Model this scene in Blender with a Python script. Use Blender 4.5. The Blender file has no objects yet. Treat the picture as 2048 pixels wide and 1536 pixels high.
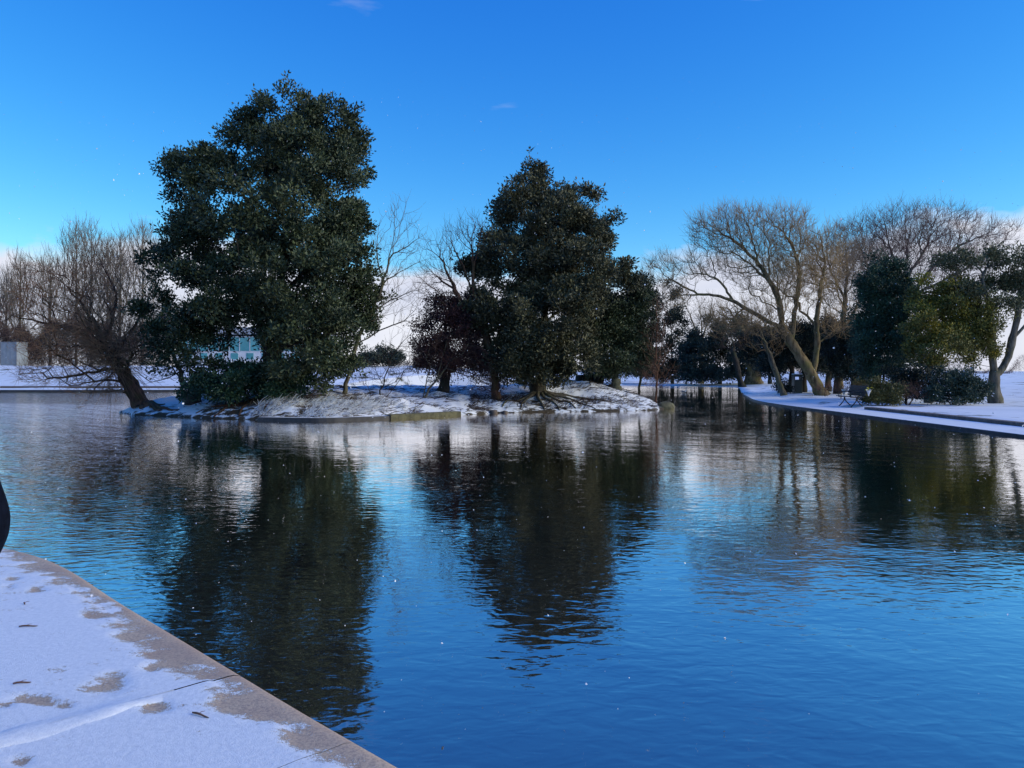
import bpy, math, random
import numpy as np
from mathutils import Vector

# ------------------------------------------------------------------ camera, sky, sun, exposure
SC = bpy.context.scene
COL = SC.collection
F, CX, HY, H = 1538.0, 1024.0, 742.0, 1.7          # focal length and horizon of the photograph (2048 px wide), eye height

cam = bpy.data.cameras.new('camera')
cam.sensor_width = 36.0
cam.lens = 36.0 * F / 2048.0
cam.shift_y = -(768.0 - HY) / 2048.0
cam.clip_start, cam.clip_end = 0.05, 3000.0
cam_o = bpy.data.objects.new('camera', cam)
COL.objects.link(cam_o)
cam_o.location = (0, 0, H)
cam_o.rotation_euler = (math.radians(90), 0, 0)
SC.camera = cam_o

SUN_EL, SUN_AZ = math.radians(21), math.radians(101)   # azimuth clockwise from +Y (the way the camera looks)
SUN_STRENGTH, SUN_ANGLE, SKY_STRENGTH, EXPOSURE = 3.2, 50.0, 0.10, 0.06

world = bpy.data.worlds.new('World')
SC.world = world
world.use_nodes = True
wn, wl = world.node_tree.nodes, world.node_tree.links
wn.clear()


def wnode(t, **kw):
    n = wn.new(t)
    for k, v in kw.items():
        setattr(n, k, v)
    return n


def wmath(op, a, b=None, c=None, clamp=False):
    n = wnode('ShaderNodeMath', operation=op, use_clamp=clamp)
    for i, v in enumerate((a, b, c)):
        if v is None:
            continue
        if isinstance(v, (int, float)):
            n.inputs[i].default_value = v
        else:
            wl.new(v, n.inputs[i])
    return n.outputs[0]


sky = wnode('ShaderNodeTexSky', sky_type='NISHITA', sun_disc=False)
sky.sun_elevation, sky.sun_rotation = SUN_EL, SUN_AZ
sky.altitude, sky.air_density, sky.dust_density, sky.ozone_density = 0.0, 1.0, 0.15, 2.2
hs = wnode('ShaderNodeHueSaturation')
hs.inputs['Saturation'].default_value = 1.32
hs.inputs['Value'].default_value = 1.0
wl.new(sky.outputs[0], hs.inputs['Color'])
# the camera's deep, saturated rendering of the blue, the same over the whole sky
sp = wnode('ShaderNodeSeparateColor')
wl.new(hs.outputs[0], sp.inputs[0])
cb = wnode('ShaderNodeCombineColor')
for _i, (_a, _p) in enumerate(((1.62, 1.33), (1.67, 1.08), (1.426, 0.57))):
    wl.new(wmath('MULTIPLY', wmath('POWER', wmath('MULTIPLY', sp.outputs[_i], 0.1087), _p), _a * 10.0), cb.inputs[_i])
tc = wnode('ShaderNodeTexCoord')
sep = wnode('ShaderNodeSeparateXYZ')
wl.new(tc.outputs['Generated'], sep.inputs[0])
mp = wnode('ShaderNodeMapping')
mp.inputs['Scale'].default_value = (2.3, 2.3, 5.0)
mp.inputs['Location'].default_value = (1.7, 0.4, 0.0)
wl.new(tc.outputs['Generated'], mp.inputs['Vector'])
nz = wnode('ShaderNodeTexNoise')
nz.inputs['Scale'].default_value = 1.6
nz.inputs['Detail'].default_value = 7.0
nz.inputs['Roughness'].default_value = 0.55
wl.new(mp.outputs[0], nz.inputs['Vector'])
# a bank of cloud low round the whole horizon with an uneven top
top = wmath('MULTIPLY_ADD', nz.outputs[0], 0.21, 0.045)
band = wmath('DIVIDE', wmath('SUBTRACT', top, sep.outputs[2]), 0.028, clamp=True)
band = wmath('SMOOTH_MIN', band, 1.0, 0.2)
# thin wisps higher up
mp2 = wnode('ShaderNodeMapping')
mp2.inputs['Scale'].default_value = (3.0, 3.0, 13.0)
mp2.inputs['Location'].default_value = (4.3, 2.2, 1.1)
wl.new(tc.outputs['Generated'], mp2.inputs['Vector'])
nz2 = wnode('ShaderNodeTexNoise')
nz2.inputs['Scale'].default_value = 2.2
nz2.inputs['Detail'].default_value = 5.0
wl.new(mp2.outputs[0], nz2.inputs['Vector'])
wisp = wmath('MULTIPLY', wmath('MULTIPLY_ADD', nz2.outputs[0], 4.0, -2.75, clamp=True), 0.35)
mask = wmath('MAXIMUM', band, wisp)
# cloud colour: white shoulders, lavender grey body
mp3 = wnode('ShaderNodeMapping')
mp3.inputs['Scale'].default_value = (5.0, 5.0, 14.0)
wl.new(tc.outputs['Generated'], mp3.inputs['Vector'])
nz3 = wnode('ShaderNodeTexNoise')
nz3.inputs['Scale'].default_value = 1.3
nz3.inputs['Detail'].default_value = 6.0
wl.new(mp3.outputs[0], nz3.inputs['Vector'])
ccol = wnode('ShaderNodeMix', data_type='RGBA')
ccol.inputs[6].default_value = (6.5, 6.8, 8.2, 1)
ccol.inputs[7].default_value = (8.6, 8.7, 9.5, 1)
wl.new(wmath('MULTIPLY_ADD', nz3.outputs[0], 3.0, -1.05, clamp=True), ccol.inputs[0])
mx = wnode('ShaderNodeMix', data_type='RGBA')
wl.new(mask, mx.inputs[0])
wl.new(cb.outputs[0], mx.inputs[6])
wl.new(ccol.outputs[2], mx.inputs[7])
bg = wnode('ShaderNodeBackground')
bg.inputs['Strength'].default_value = SKY_STRENGTH
wl.new(mx.outputs[2], bg.inputs['Color'])
wo = wnode('ShaderNodeOutputWorld')
wl.new(bg.outputs[0], wo.inputs['Surface'])

sun = bpy.data.lights.new('sun', 'SUN')
sun.energy, sun.angle, sun.color = SUN_STRENGTH, math.radians(SUN_ANGLE), (1.0, 0.86, 0.62)
sun_o = bpy.data.objects.new('sun', sun)
COL.objects.link(sun_o)
sd = Vector((math.sin(SUN_AZ) * math.cos(SUN_EL), math.cos(SUN_AZ) * math.cos(SUN_EL), math.sin(SUN_EL)))
sun_o.rotation_euler = sd.to_track_quat('Z', 'Y').to_euler()

SC.view_settings.view_transform = 'Standard'
SC.view_settings.look = 'None'
SC.view_settings.exposure = EXPOSURE
SC.view_settings.gamma = 1.0
SC.view_settings.use_curve_mapping = False
SC.cycles.max_bounces = 6
SC.cycles.diffuse_bounces = 2
SC.cycles.glossy_bounces = 3
SC.cycles.transparent_max_bounces = 4
SC.cycles.caustics_reflective = False
SC.cycles.caustics_refractive = False

# ------------------------------------------------------------------ helpers
rng = np.random.default_rng(7)
random.seed(7)


def W(px, py, Y):
    """a point of the photograph at depth Y metres, as a place in the park"""
    return np.array([(px - CX) / F * Y, Y, H - (py - HY) / F * Y])


def norm(v):
    return v / np.maximum(np.linalg.norm(v, axis=-1, keepdims=True), 1e-9)


_sw = []
_r2 = np.random.default_rng(3)
for _k in range(24):
    _v = _r2.normal(size=3)
    _sw.append((_v / np.linalg.norm(_v), _r2.uniform(0, 6.28), _r2.uniform(0.6, 1.7)))


def wob(p, wl_, seed=0):
    """smooth pseudo noise in about -1..1 with wavelength wl_"""
    p = np.asarray(p, float)
    s = np.zeros(p.shape[:-1])
    for k in range(8):
        d, ph, fr = _sw[(k + seed * 5) % 24]
        s = s + np.sin((p @ d) * fr * 6.283 / wl_ + ph + seed * 1.3)
    return s / 3.2


def link(o, parent=None):
    COL.objects.link(o)
    if parent is not None:
        o.parent = parent
    return o


def np_mesh(name, v, faces, mats, smooth=True, attrs=None, fmat=None):
    """mesh from a vertex array and a list of face index arrays (each (n,3) or (n,4))"""
    me = bpy.data.meshes.new(name)
    v = np.ascontiguousarray(v, dtype=np.float32)
    faces = [np.asarray(f, dtype=np.int32) for f in faces if len(f)]
    me.vertices.add(len(v))
    me.vertices.foreach_set('co', v.ravel())
    idx = np.concatenate([f.ravel() for f in faces])
    tot = np.concatenate([np.full(len(f), f.shape[1], np.int32) for f in faces])
    st = np.concatenate([[0], np.cumsum(tot)[:-1]]).astype(np.int32)
    me.loops.add(len(idx))
    me.loops.foreach_set('vertex_index', idx)
    me.polygons.add(len(tot))
    me.polygons.foreach_set('loop_start', st)
    me.polygons.foreach_set('loop_total', tot)
    me.polygons.foreach_set('use_smooth', np.full(len(tot), smooth, dtype=bool))
    for m in (mats if isinstance(mats, (list, tuple)) else [mats]):
        me.materials.append(m)
    if fmat is not None:
        me.polygons.foreach_set('material_index', np.asarray(fmat, np.int32))
    for k, a in (attrs or {}).items():
        at = me.attributes.new(k, 'FLOAT', 'POINT')
        at.data.foreach_set('value', np.asarray(a, np.float32))
    me.update(calc_edges=True)
    return me


def mobj(name, me, parent=None, loc=None):
    o = bpy.data.objects.new(name, me)
    if loc is not None:
        o.location = loc
    return link(o, parent)


def tag(o, label=None, cat=None, group=None, kind=None):
    if label:
        o['label'] = label
    if cat:
        o['category'] = cat
    if group:
        o['group'] = group
    if kind:
        o['kind'] = kind
    return o


def root(name, loc, label, cat, group=None):
    o = bpy.data.objects.new(name, None)
    o.location = loc
    o.empty_display_size = 0.3
    link(o)
    return tag(o, label, cat, group)


def box_np(c, s, rz=0.0, rx=0.0, bev=0.0):
    """8 verts, 6 quads of a box, centre c and full size s"""
    x, y, z = np.array(s) / 2.0
    v = np.array([[-x, -y, -z], [x, -y, -z], [x, y, -z], [-x, y, -z], [-x, -y, z], [x, -y, z], [x, y, z], [-x, y, z]])
    if rx:
        ca, sa = math.cos(rx), math.sin(rx)
        v = np.stack([v[:, 0], v[:, 1] * ca - v[:, 2] * sa, v[:, 1] * sa + v[:, 2] * ca], 1)
    if rz:
        ca, sa = math.cos(rz), math.sin(rz)
        v = np.stack([v[:, 0] * ca - v[:, 1] * sa, v[:, 0] * sa + v[:, 1] * ca, v[:, 2]], 1)
    f = np.array([[0, 3, 2, 1], [4, 5, 6, 7], [0, 1, 5, 4], [1, 2, 6, 5], [2, 3, 7, 6], [3, 0, 4, 7]])
    return v + np.array(c), f


def merge(parts):
    vs, fs, n = [], [], 0
    for v, f in parts:
        vs.append(v)
        fs.append(np.asarray(f) + n)
        n += len(v)
    return np.concatenate(vs), fs


def boxes(name, specs, mat, parent=None, bev=0.006):
    v, fs = merge([box_np(*s) for s in specs])
    o = mobj(name, np_mesh(name, v, fs, mat, smooth=False), parent)
    if bev:
        b = o.modifiers.new('bevel', 'BEVEL')
        b.width, b.segments, b.limit_method = bev, 2, 'ANGLE'
    return o


def tube_np(pts, rad, sides):
    pts = np.asarray(pts, float)
    rad = np.asarray(rad, float)
    n = len(pts)
    t = norm(np.gradient(pts, axis=0))
    a = t.mean(0)
    ref = np.array([1.0, 0, 0]) if abs(a[0]) < 0.6 * np.linalg.norm(a) + 1e-6 else np.array([0, 0, 1.0])
    u = norm(np.cross(t, ref))
    w = np.cross(t, u)
    an = np.arange(sides) * 2 * math.pi / sides
    ring = pts[:, None] + rad[:, None, None] * (np.cos(an)[None, :, None] * u[:, None] + np.sin(an)[None, :, None] * w[:, None])
    if sides >= 9:
        k_ = 0.12 * wob(ring * np.array([1, 1, 0.45]), 0.55, 1) + 0.06 * wob(ring, 0.2, 3)
        ring = ring + (ring - pts[:, None]) * k_[..., None]
    v = ring.reshape(-1, 3)
    i = (np.arange(n - 1)[:, None] * sides + np.arange(sides)[None]).ravel()
    j = (np.arange(n - 1)[:, None] * sides + (np.arange(sides)[None] + 1) % sides).ravel()
    return v, np.stack([i, j, j + sides, i + sides], 1)


def twigs_np(p0, p1, p2, r0):
    """many thin three-sided twigs at once: start, middle, end, radius"""
    n = len(p0)
    if n == 0:
        return np.zeros((0, 3)), np.zeros((0, 4), int)
    t = norm(p2 - p0)
    ref = np.where(np.abs(t[:, :1]) < 0.7, np.array([[1.0, 0, 0]]), np.array([[0, 0, 1.0]]))
    u = norm(np.cross(t, ref))
    w = np.cross(t, u)
    an = np.arange(3) * 2 * math.pi / 3
    circ = np.cos(an)[None, :, None] * u[:, None] + np.sin(an)[None, :, None] * w[:, None]
    r0 = np.broadcast_to(np.asarray(r0, float), (n,))[:, None, None]
    rings = [p[:, None] + circ * r0 * k for p, k in ((p0, 1.0), (p1, 0.8), (p2, 0.45))]
    v = np.concatenate(rings, 1).reshape(-1, 3)
    q = []
    for lev in range(2):
        for s in range(3):
            q.append([lev * 3 + s, lev * 3 + (s + 1) % 3, lev * 3 + 3 + (s + 1) % 3, lev * 3 + 3 + s])
    q = np.array(q)
    f = (np.arange(n)[:, None, None] * 9 + q[None]).reshape(-1, 4)
    return v, f


# ------------------------------------------------------------------ materials
def mat_new(name):
    m = bpy.data.materials.new(name)
    m.use_nodes = True
    nt = m.node_tree
    nt.nodes.clear()
    out = nt.nodes.new('ShaderNodeOutputMaterial')
    b = nt.nodes.new('ShaderNodeBsdfPrincipled')
    nt.links.new(b.outputs[0], out.inputs['Surface'])
    return m, nt, b


class NT:
    """tiny wrapper for node trees"""
    def __init__(s, nt):
        s.nt = nt

    def n(s, t, **kw):
        n = s.nt.nodes.new(t)
        for k, v in kw.items():
            setattr(n, k, v)
        return n

    def l(s, a, b):
        s.nt.links.new(a, b)

    def set(s, sock, v):
        if isinstance(v, (int, float, tuple)):
            sock.default_value = v
        else:
            s.l(v, sock)

    def noise(s, scale, detail=4.0, rough=0.5, vec=None, stretch=None, dist=0.0):
        n = s.n('ShaderNodeTexNoise')
        n.inputs['Scale'].default_value = scale
        n.inputs['Detail'].default_value = detail
        n.inputs['Roughness'].default_value = rough
        n.inputs['Distortion'].default_value = dist
        if vec is None:
            vec = s.n('ShaderNodeNewGeometry').outputs['Position']
        if stretch is not None:
            m = s.n('ShaderNodeMapping')
            if len(stretch) > 3:
                m.inputs['Rotation'].default_value = (0, 0, stretch[3])
            m.inputs['Scale'].default_value = stretch[:3]
            s.l(vec, m.inputs['Vector'])
            vec = m.outputs[0]
        s.l(vec, n.inputs['Vector'])
        return n.outputs[0]

    def math(s, op, a, b=None, c=None, clamp=False):
        n = s.n('ShaderNodeMath', operation=op, use_clamp=clamp)
        for i, v in enumerate((a, b, c)):
            if v is not None:
                s.set(n.inputs[i], v)
        return n.outputs[0]

    def ramp(s, v, lo, hi):
        n = s.n('ShaderNodeMapRange', interpolation_type='SMOOTHSTEP')
        s.set(n.inputs[0], v)
        n.inputs[1].default_value, n.inputs[2].default_value = lo, hi
        return n.outputs[0]

    def mix(s, f, a, b):
        n = s.n('ShaderNodeMix', data_type='RGBA')
        s.set(n.inputs[0], f)
        for i, v in ((6, a), (7, b)):
            if isinstance(v, tuple):
                n.inputs[i].default_value = v + (1,) if len(v) == 3 else v
            else:
                s.l(v, n.inputs[i])
        return n.outputs[2]

    def attr(s, name):
        return s.n('ShaderNodeAttribute', attribute_name=name).outputs['Fac']

    def bump(s, h, dist, strength=1.0, prev=None):
        n = s.n('ShaderNodeBump')
        n.inputs['Strength'].default_value = strength
        n.inputs['Distance'].default_value = dist
        s.l(h, n.inputs['Height'])
        if prev is not None:
            s.l(prev, n.inputs['Normal'])
        return n.outputs[0]


SNOW = (0.78, 0.80, 0.84)


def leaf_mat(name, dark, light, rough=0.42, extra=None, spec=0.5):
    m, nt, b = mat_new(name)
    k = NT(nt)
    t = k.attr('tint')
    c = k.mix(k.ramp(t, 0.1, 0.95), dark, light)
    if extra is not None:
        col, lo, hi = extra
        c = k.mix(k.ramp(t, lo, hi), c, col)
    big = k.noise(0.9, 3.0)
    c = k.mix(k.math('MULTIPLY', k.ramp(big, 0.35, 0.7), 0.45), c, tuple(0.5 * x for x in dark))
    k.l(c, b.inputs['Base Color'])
    b.inputs['Roughness'].default_value = rough
    b.inputs['Specular IOR Level'].default_value = spec
    return m


def bark_mat(name, a, b_, moss=None, scale=9.0, rough=0.9):
    m, nt, b = mat_new(name)
    k = NT(nt)
    n1 = k.noise(scale, 6.0, 0.65, stretch=(1, 1, 0.25))
    c = k.mix(k.ramp(n1, 0.3, 0.7), a, b_)
    if moss is not None:
        n2 = k.noise(1.7, 5.0, 0.6)
        c = k.mix(k.math('MULTIPLY', k.ramp(n2, 0.45, 0.68), 0.75), c, moss)
    k.l(c, b.inputs['Base Color'])
    b.inputs['Roughness'].default_value = rough
    b.inputs['Specular IOR Level'].default_value = 0.2
    k.l(k.bump(n1, 0.03, 0.8), b.inputs['Normal'])
    return m


def twig_mat(name, a, b_):
    m, nt, b = mat_new(name)
    k = NT(nt)
    n1 = k.noise(0.8, 3.0)
    k.l(k.mix(k.ramp(n1, 0.35, 0.65), a, b_), b.inputs['Base Color'])
    b.inputs['Roughness'].default_value = 0.75
    b.inputs['Specular IOR Level'].default_value = 0.25
    return m


def plain_mat(name, c, rough=0.6, var=0.25, scale=14.0, metal=0.0, bump=0.0):
    m, nt, b = mat_new(name)
    k = NT(nt)
    n1 = k.noise(scale, 5.0, 0.6)
    k.l(k.mix(k.ramp(n1, 0.3, 0.7), tuple(x * (1 - var) for x in c), tuple(min(1, x * (1 + var)) for x in c)), b.inputs['Base Color'])
    b.inputs['Roughness'].default_value = rough
    b.inputs['Metallic'].default_value = metal
    if bump:
        k.l(k.bump(n1, bump), b.inputs['Normal'])
    return m


M = {}
M['holm'] = leaf_mat('holm_oak_leaf', (0.021, 0.037, 0.017), (0.086, 0.114, 0.052), 0.5, extra=((0.10, 0.115, 0.065), 0.88, 1.0), spec=0.35)
M['olive'] = leaf_mat('olive_leaf', (0.036, 0.042, 0.022), (0.140, 0.138, 0.066), 0.5, extra=((0.14, 0.135, 0.08), 0.88, 1.0), spec=0.35)
M['dark'] = leaf_mat('dark_leaf', (0.009, 0.018, 0.014), (0.030, 0.050, 0.032), 0.5, spec=0.3)
M['deep'] = leaf_mat('deep_green_leaf', (0.016, 0.046, 0.027), (0.055, 0.120, 0.064), 0.5, spec=0.35)
M['far'] = leaf_mat('far_leaf', (0.030, 0.046, 0.036), (0.078, 0.100, 0.070), 0.6, spec=0.3)
M['yellow'] = leaf_mat('yellow_green_leaf', (0.090, 0.092, 0.020), (0.26, 0.225, 0.036), 0.5, extra=((0.48, 0.35, 0.03), 0.58, 0.88), spec=0.35)
M['sparse'] = leaf_mat('sparse_leaf', (0.060, 0.072, 0.032), (0.165, 0.160, 0.070), 0.5, spec=0.35)
M['purple'] = leaf_mat('purple_leaf', (0.034, 0.014, 0.015), (0.095, 0.038, 0.036), 0.6, spec=0.3)
M['hedge_mix'] = leaf_mat('mixed_hedge_leaf', (0.060, 0.068, 0.022), (0.20, 0.175, 0.048), 0.5, extra=((0.40, 0.27, 0.02), 0.88, 1.0), spec=0.35)
M['snowleaf'] = leaf_mat('snowy_leaf', (0.024, 0.050, 0.032), (0.080, 0.118, 0.080), 0.5, extra=((0.7, 0.72, 0.78), 0.90, 0.93), spec=0.35)
M['bark_dark'] = bark_mat('dark_bark', (0.018, 0.015, 0.012), (0.060, 0.050, 0.040), moss=(0.030, 0.042, 0.022))
M['bark_grey'] = bark_mat('grey_bark', (0.055, 0.050, 0.040), (0.17, 0.150, 0.115), moss=(0.09, 0.095, 0.045))
M['bark_mid'] = bark_mat('brown_grey_bark', (0.030, 0.027, 0.022), (0.10, 0.088, 0.070), moss=(0.055, 0.060, 0.035))
M['bark_gold'] = bark_mat('mossy_willow_bark', (0.050, 0.036, 0.020), (0.25, 0.19, 0.105), moss=(0.13, 0.125, 0.045), scale=6.0)
M['bark_red'] = bark_mat('red_brown_bark', (0.050, 0.027, 0.019), (0.17, 0.088, 0.058), moss=(0.07, 0.066, 0.025))
M['tw_gold'] = twig_mat('willow_twig', (0.19, 0.13, 0.068), (0.33, 0.235, 0.12))
M['tw_red'] = twig_mat('red_twig', (0.095, 0.045, 0.034), (0.165, 0.092, 0.062))
M['tw_will'] = twig_mat('rust_willow_twig', (0.27, 0.135, 0.080), (0.39, 0.23, 0.12))
M['tw_purple'] = twig_mat('purple_twig', (0.085, 0.050, 0.050), (0.150, 0.095, 0.085))
M['tw_pale'] = twig_mat('pale_twig', (0.150, 0.120, 0.090), (0.230, 0.185, 0.140))
M['tw_grey'] = twig_mat('grey_twig', (0.100, 0.078, 0.060), (0.190, 0.150, 0.115))
M['tw_dark'] = twig_mat('dark_twig', (0.030, 0.020, 0.018), (0.070, 0.045, 0.038))
M['tw_thick'] = twig_mat('thicket_twig', (0.055, 0.038, 0.034), (0.115, 0.080, 0.066))
M['tw_yellow'] = twig_mat('yellow_green_twig', (0.085, 0.070, 0.020), (0.150, 0.115, 0.035))


def snow_mat(name, under, cover_lo, cover_hi, scale, stretch=None, use_attr=None, under2=None, fine=60.0):
    """snow lying over another surface; the cover is broken where the noise is low"""
    m, nt, b = mat_new(name)
    k = NT(nt)
    n1 = k.noise(scale, 7.0, 0.62, stretch=stretch)
    v = n1
    if use_attr:
        v = k.math('ADD', n1, k.attr(use_attr))
    cov = k.ramp(v, cover_lo, cover_hi)
    n2 = k.noise(fine, 4.0, 0.6)
    u = k.mix(k.ramp(n2, 0.3, 0.7), under, under2 or tuple(x * 0.55 for x in under))
    sn = k.mix(k.ramp(k.noise(0.35, 3.0), 0.3, 0.7), (0.73, 0.77, 0.81), (0.82, 0.85, 0.88))
    k.l(k.mix(cov, u, sn), b.inputs['Base Color'])
    b.inputs['Roughness'].default_value = 0.75
    b.inputs['Specular IOR Level'].default_value = 0.25
    hgt = k.math('ADD', k.math('MULTIPLY', cov, 0.6), k.math('MULTIPLY', n2, 0.35))
    k.l(k.bump(hgt, 0.006, 0.7), b.inputs['Normal'])
    return m


M['snow'] = snow_mat('snow_field', (0.060, 0.066, 0.030), 0.33, 0.45, 0.55, under2=(0.10, 0.095, 0.05))
M['snow_path'] = snow_mat('snow_path', (0.14, 0.12, 0.10), 0.27, 0.36, 0.5)
M['island'] = snow_mat('island_ground', (0.030, 0.024, 0.017), 0.44, 0.56, 2.1, stretch=(1.0, 2.2, 2.6, 0.35), use_attr='cover', under2=(0.075, 0.060, 0.038), fine=25.0)
M['concrete'] = plain_mat('wet_concrete', (0.050, 0.050, 0.052), 0.6, 0.35, 4.0)
M['moss_stone'] = plain_mat('mossy_stone', (0.105, 0.100, 0.055), 0.85, 0.4, 5.0, bump=0.01)
M['kerb'] = plain_mat('kerb_stone', (0.125, 0.098, 0.080), 0.85, 0.3, 6.0, bump=0.004)

# ------------------------------------------------------------------ the lake outline and the height of the ground
ISL = np.array([(-16.1, 31.4), (-14.6, 29.7), (-11.95, 28.1), (-10.4, 27.3), (-8.75, 26.7), (-6.5, 26.15), (-4.67, 27.2), (-2.9, 28.9),
                (-2.1, 29.7), (-1.7, 29.9), (-0.49, 31.1), (0.6, 31.6), (1.58, 31.9), (3.7, 32.3), (5.2, 32.7), (6.2, 33.3), (6.9, 34.6), (7.0, 35.8),
                (6.6, 38.0), (5.6, 41.0), (3.0, 44.0), (-2.0, 45.5), (-8.0, 44.0), (-13.0, 40.0), (-15.8, 35.5)])


def inside(P, poly):
    x, y = P[..., 0], P[..., 1]
    r = np.zeros(x.shape, bool)
    n = len(poly)
    for i in range(n):
        x1, y1 = poly[i]
        x2, y2 = poly[(i + 1) % n]
        c = ((y1 > y) != (y2 > y)) & (x < (x2 - x1) * (y - y1) / (y2 - y1 + 1e-12) + x1)
        r ^= c
    return r


def seg_dist(P, poly, closed=True):
    d = np.full(P.shape[:-1], 1e9)
    n = len(poly)
    for i in range(n if closed else n - 1):
        a, b = poly[i], poly[(i + 1) % n]
        ab = b - a
        t = np.clip(((P - a) @ ab) / (ab @ ab), 0, 1)
        d = np.minimum(d, np.linalg.norm(P - (a + t[..., None] * ab), axis=-1))
    return d


def island_z(P):
    P = np.asarray(P, float)
    d = seg_dist(P, ISL)
    ins = inside(P, ISL)
    x, y = P[..., 0], P[..., 1]
    z = 0.04 + 0.91 * (1 - np.exp(-d / 2.2))
    z = z + 0.42 * np.exp(-(((x - 3.2) / 3.2) ** 2 + ((y - 37.5) / 3.6) ** 2)) * np.clip(d / 1.2, 0, 1)
    p3 = np.stack([x, y, 0 * x], -1)
    z = z + np.clip(d / 0.6, 0, 1) * (0.07 * wob(p3, 2.2, 1) + 0.035 * wob(p3, 0.8, 2))
    return np.where(ins, z, -0.5 * np.clip(d / 0.4, 0, 1) - 0.05)


# right-hand quay, then the channel, the far bank behind the island, and the long bank on the other side
SHORE_R = np.array([(13.05, -30.0), (13.05, 37.0), (13.3, 41.0), (13.9, 44.5), (14.8, 48.0), (16.5, 55.0), (19.6, 66.0), (23.5, 80.0)])
LAKE = np.array([(13.05, -30.0), (13.05, 37.0), (13.3, 41.0), (13.9, 44.5), (14.8, 48.0), (16.5, 55.0), (19.6, 66.0), (23.5, 80.0), (20.0, 86.0),
                 (14.0, 91.0), (5.0, 92.0), (-8.0, 90.0), (-16.0, 82.0), (-22.0, 68.0), (-27.0, 63.5), (-32.0, 62.7), (-120.0, 62.7), (-120.0, 12.0),
                 (-12.0, 9.0), (-9.0, 8.4), (-7.5, 7.95), (-6.0, 7.42), (-4.52, 6.79), (-3.95, 6.44), (-3.4, 5.93), (-2.85, 5.34), (-1.41, 3.92),
                 (-0.95, 3.46), (-0.457, 3.0), (1.5, 1.05), (4.0, -1.5), (8.0, -5.5), (8.0, -30.0)])
QUAY = LAKE[18:32]


def ground_z(P):
    P = np.asarray(P, float)
    x, y = P[..., 0], P[..., 1]
    ins = inside(P, LAKE)
    d = seg_dist(P, LAKE)
    p3 = np.stack([x, y, 0 * x], -1)
    z = 0.03 + 0.13 * np.clip((d - 1.9) / 0.5, 0, 1) + np.clip(d - 3, 0, 1) * (0.05 * wob(p3, 9.0, 3))
    far = np.clip((y - 74.0) / 26.0, 0, 1)
    far = far * far * (3 - 2 * far)
    lf = np.clip((8 - x) / 20.0, 0, 1)
    z = z + far * lf * 2.2
    rf = np.clip((x - 24) / 20.0, 0, 1) * np.clip((y - 46) / 34.0, 0, 1)
    z = z + rf * 0.75
    near = (y < 12) & (x < 11)
    z = np.where(near, 0.125, z)
    lined = ((y < 56) | (x < -20)) & (d < 0.72)
    z = np.where(lined, -0.7, z)
    return np.where(ins, -0.7, z)


def gz(x, y, island=False):
    p = np.array([[x, y]])
    return float((island_z(p) if island else ground_z(p))[0])


def axis_steps(lo, a, b, hi, st):
    c = np.arange(a, b + 1e-6, st)
    l, s = [], st
    q = a
    while q > lo:
        s *= 1.25
        q -= s
        l.append(q)
    h, s, q = [], st, b
    while q < hi:
        s *= 1.25
        q += s
        h.append(q)
    return np.concatenate([np.array(l[::-1]), c, np.array(h)])


def grid_faces(nx, ny):
    i = np.arange(nx - 1)[:, None] * ny + np.arange(ny - 1)[None]
    return np.stack([i, i + ny, i + ny + 1, i + 1], -1).reshape(-1, 4)


gx = axis_steps(-1500, -52.2, 52.2, 1500, 0.6)
gy = axis_steps(-300, -7.8, 105, 1800, 0.6)
GX, GY = np.meshgrid(gx, gy, indexing='ij')
GP = np.stack([GX, GY], -1)
GZ = ground_z(GP)
ground = mobj('ground', np_mesh('ground', np.stack([GX, GY, GZ], -1).reshape(-1, 3), [grid_faces(len(gx), len(gy))], M['snow']))
tag(ground, kind='structure')

# the island: a low mound with snow broken by earth, leaf litter and roots
ix = np.arange(-17.2, 8.6, 0.11)
iy = np.arange(25.2, 47.0, 0.14)
IX, IY = np.meshgrid(ix, iy, indexing='ij')
IP = np.stack([IX, IY], -1)
IZ = island_z(IP)
idist = np.where(inside(IP, ISL), seg_dist(IP, ISL), 0)
p3 = np.stack([IX, IY, IZ], -1)
rough = wob(p3, 0.45, 4) * 0.022 * np.clip(idist / 0.3, 0, 1)
IZ = IZ + rough
cover = 0.15 - 0.24 * np.exp(-idist / 0.16) + 0.05 * wob(p3, 3.0, 2)
# bare earth under the first evergreen and beside the trunks, clean snow on the open slope beside the edging
cover = cover - 0.20 * np.exp(-(((IX + 8.6) / 3.6) ** 2 + ((IY - 29.0) / 2.6) ** 2))
cover = cover + 0.16 * np.exp(-(((IX + 3.4) / 1.7) ** 2 + ((IY - 30.0) / 2.4) ** 2))
cover = cover - 0.12 * np.exp(-(((IX - 0.9) / 1.6) ** 2 + ((IY - 32.6) / 1.2) ** 2))
isl_o = mobj('island', np_mesh('island', np.stack([IX, IY, IZ], -1).reshape(-1, 3), [grid_faces(len(ix), len(iy))], M['island'],
                               attrs={'cover': cover.ravel()}))
tag(isl_o, kind='structure')

# ------------------------------------------------------------------ water
wm, nt, b = mat_new('lake_water')
nt.nodes.remove(b)
k = NT(nt)
geo = k.n('ShaderNodeSeparateXYZ')
k.l(k.n('ShaderNodeNewGeometry').outputs['Position'], geo.inputs[0])
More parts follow.
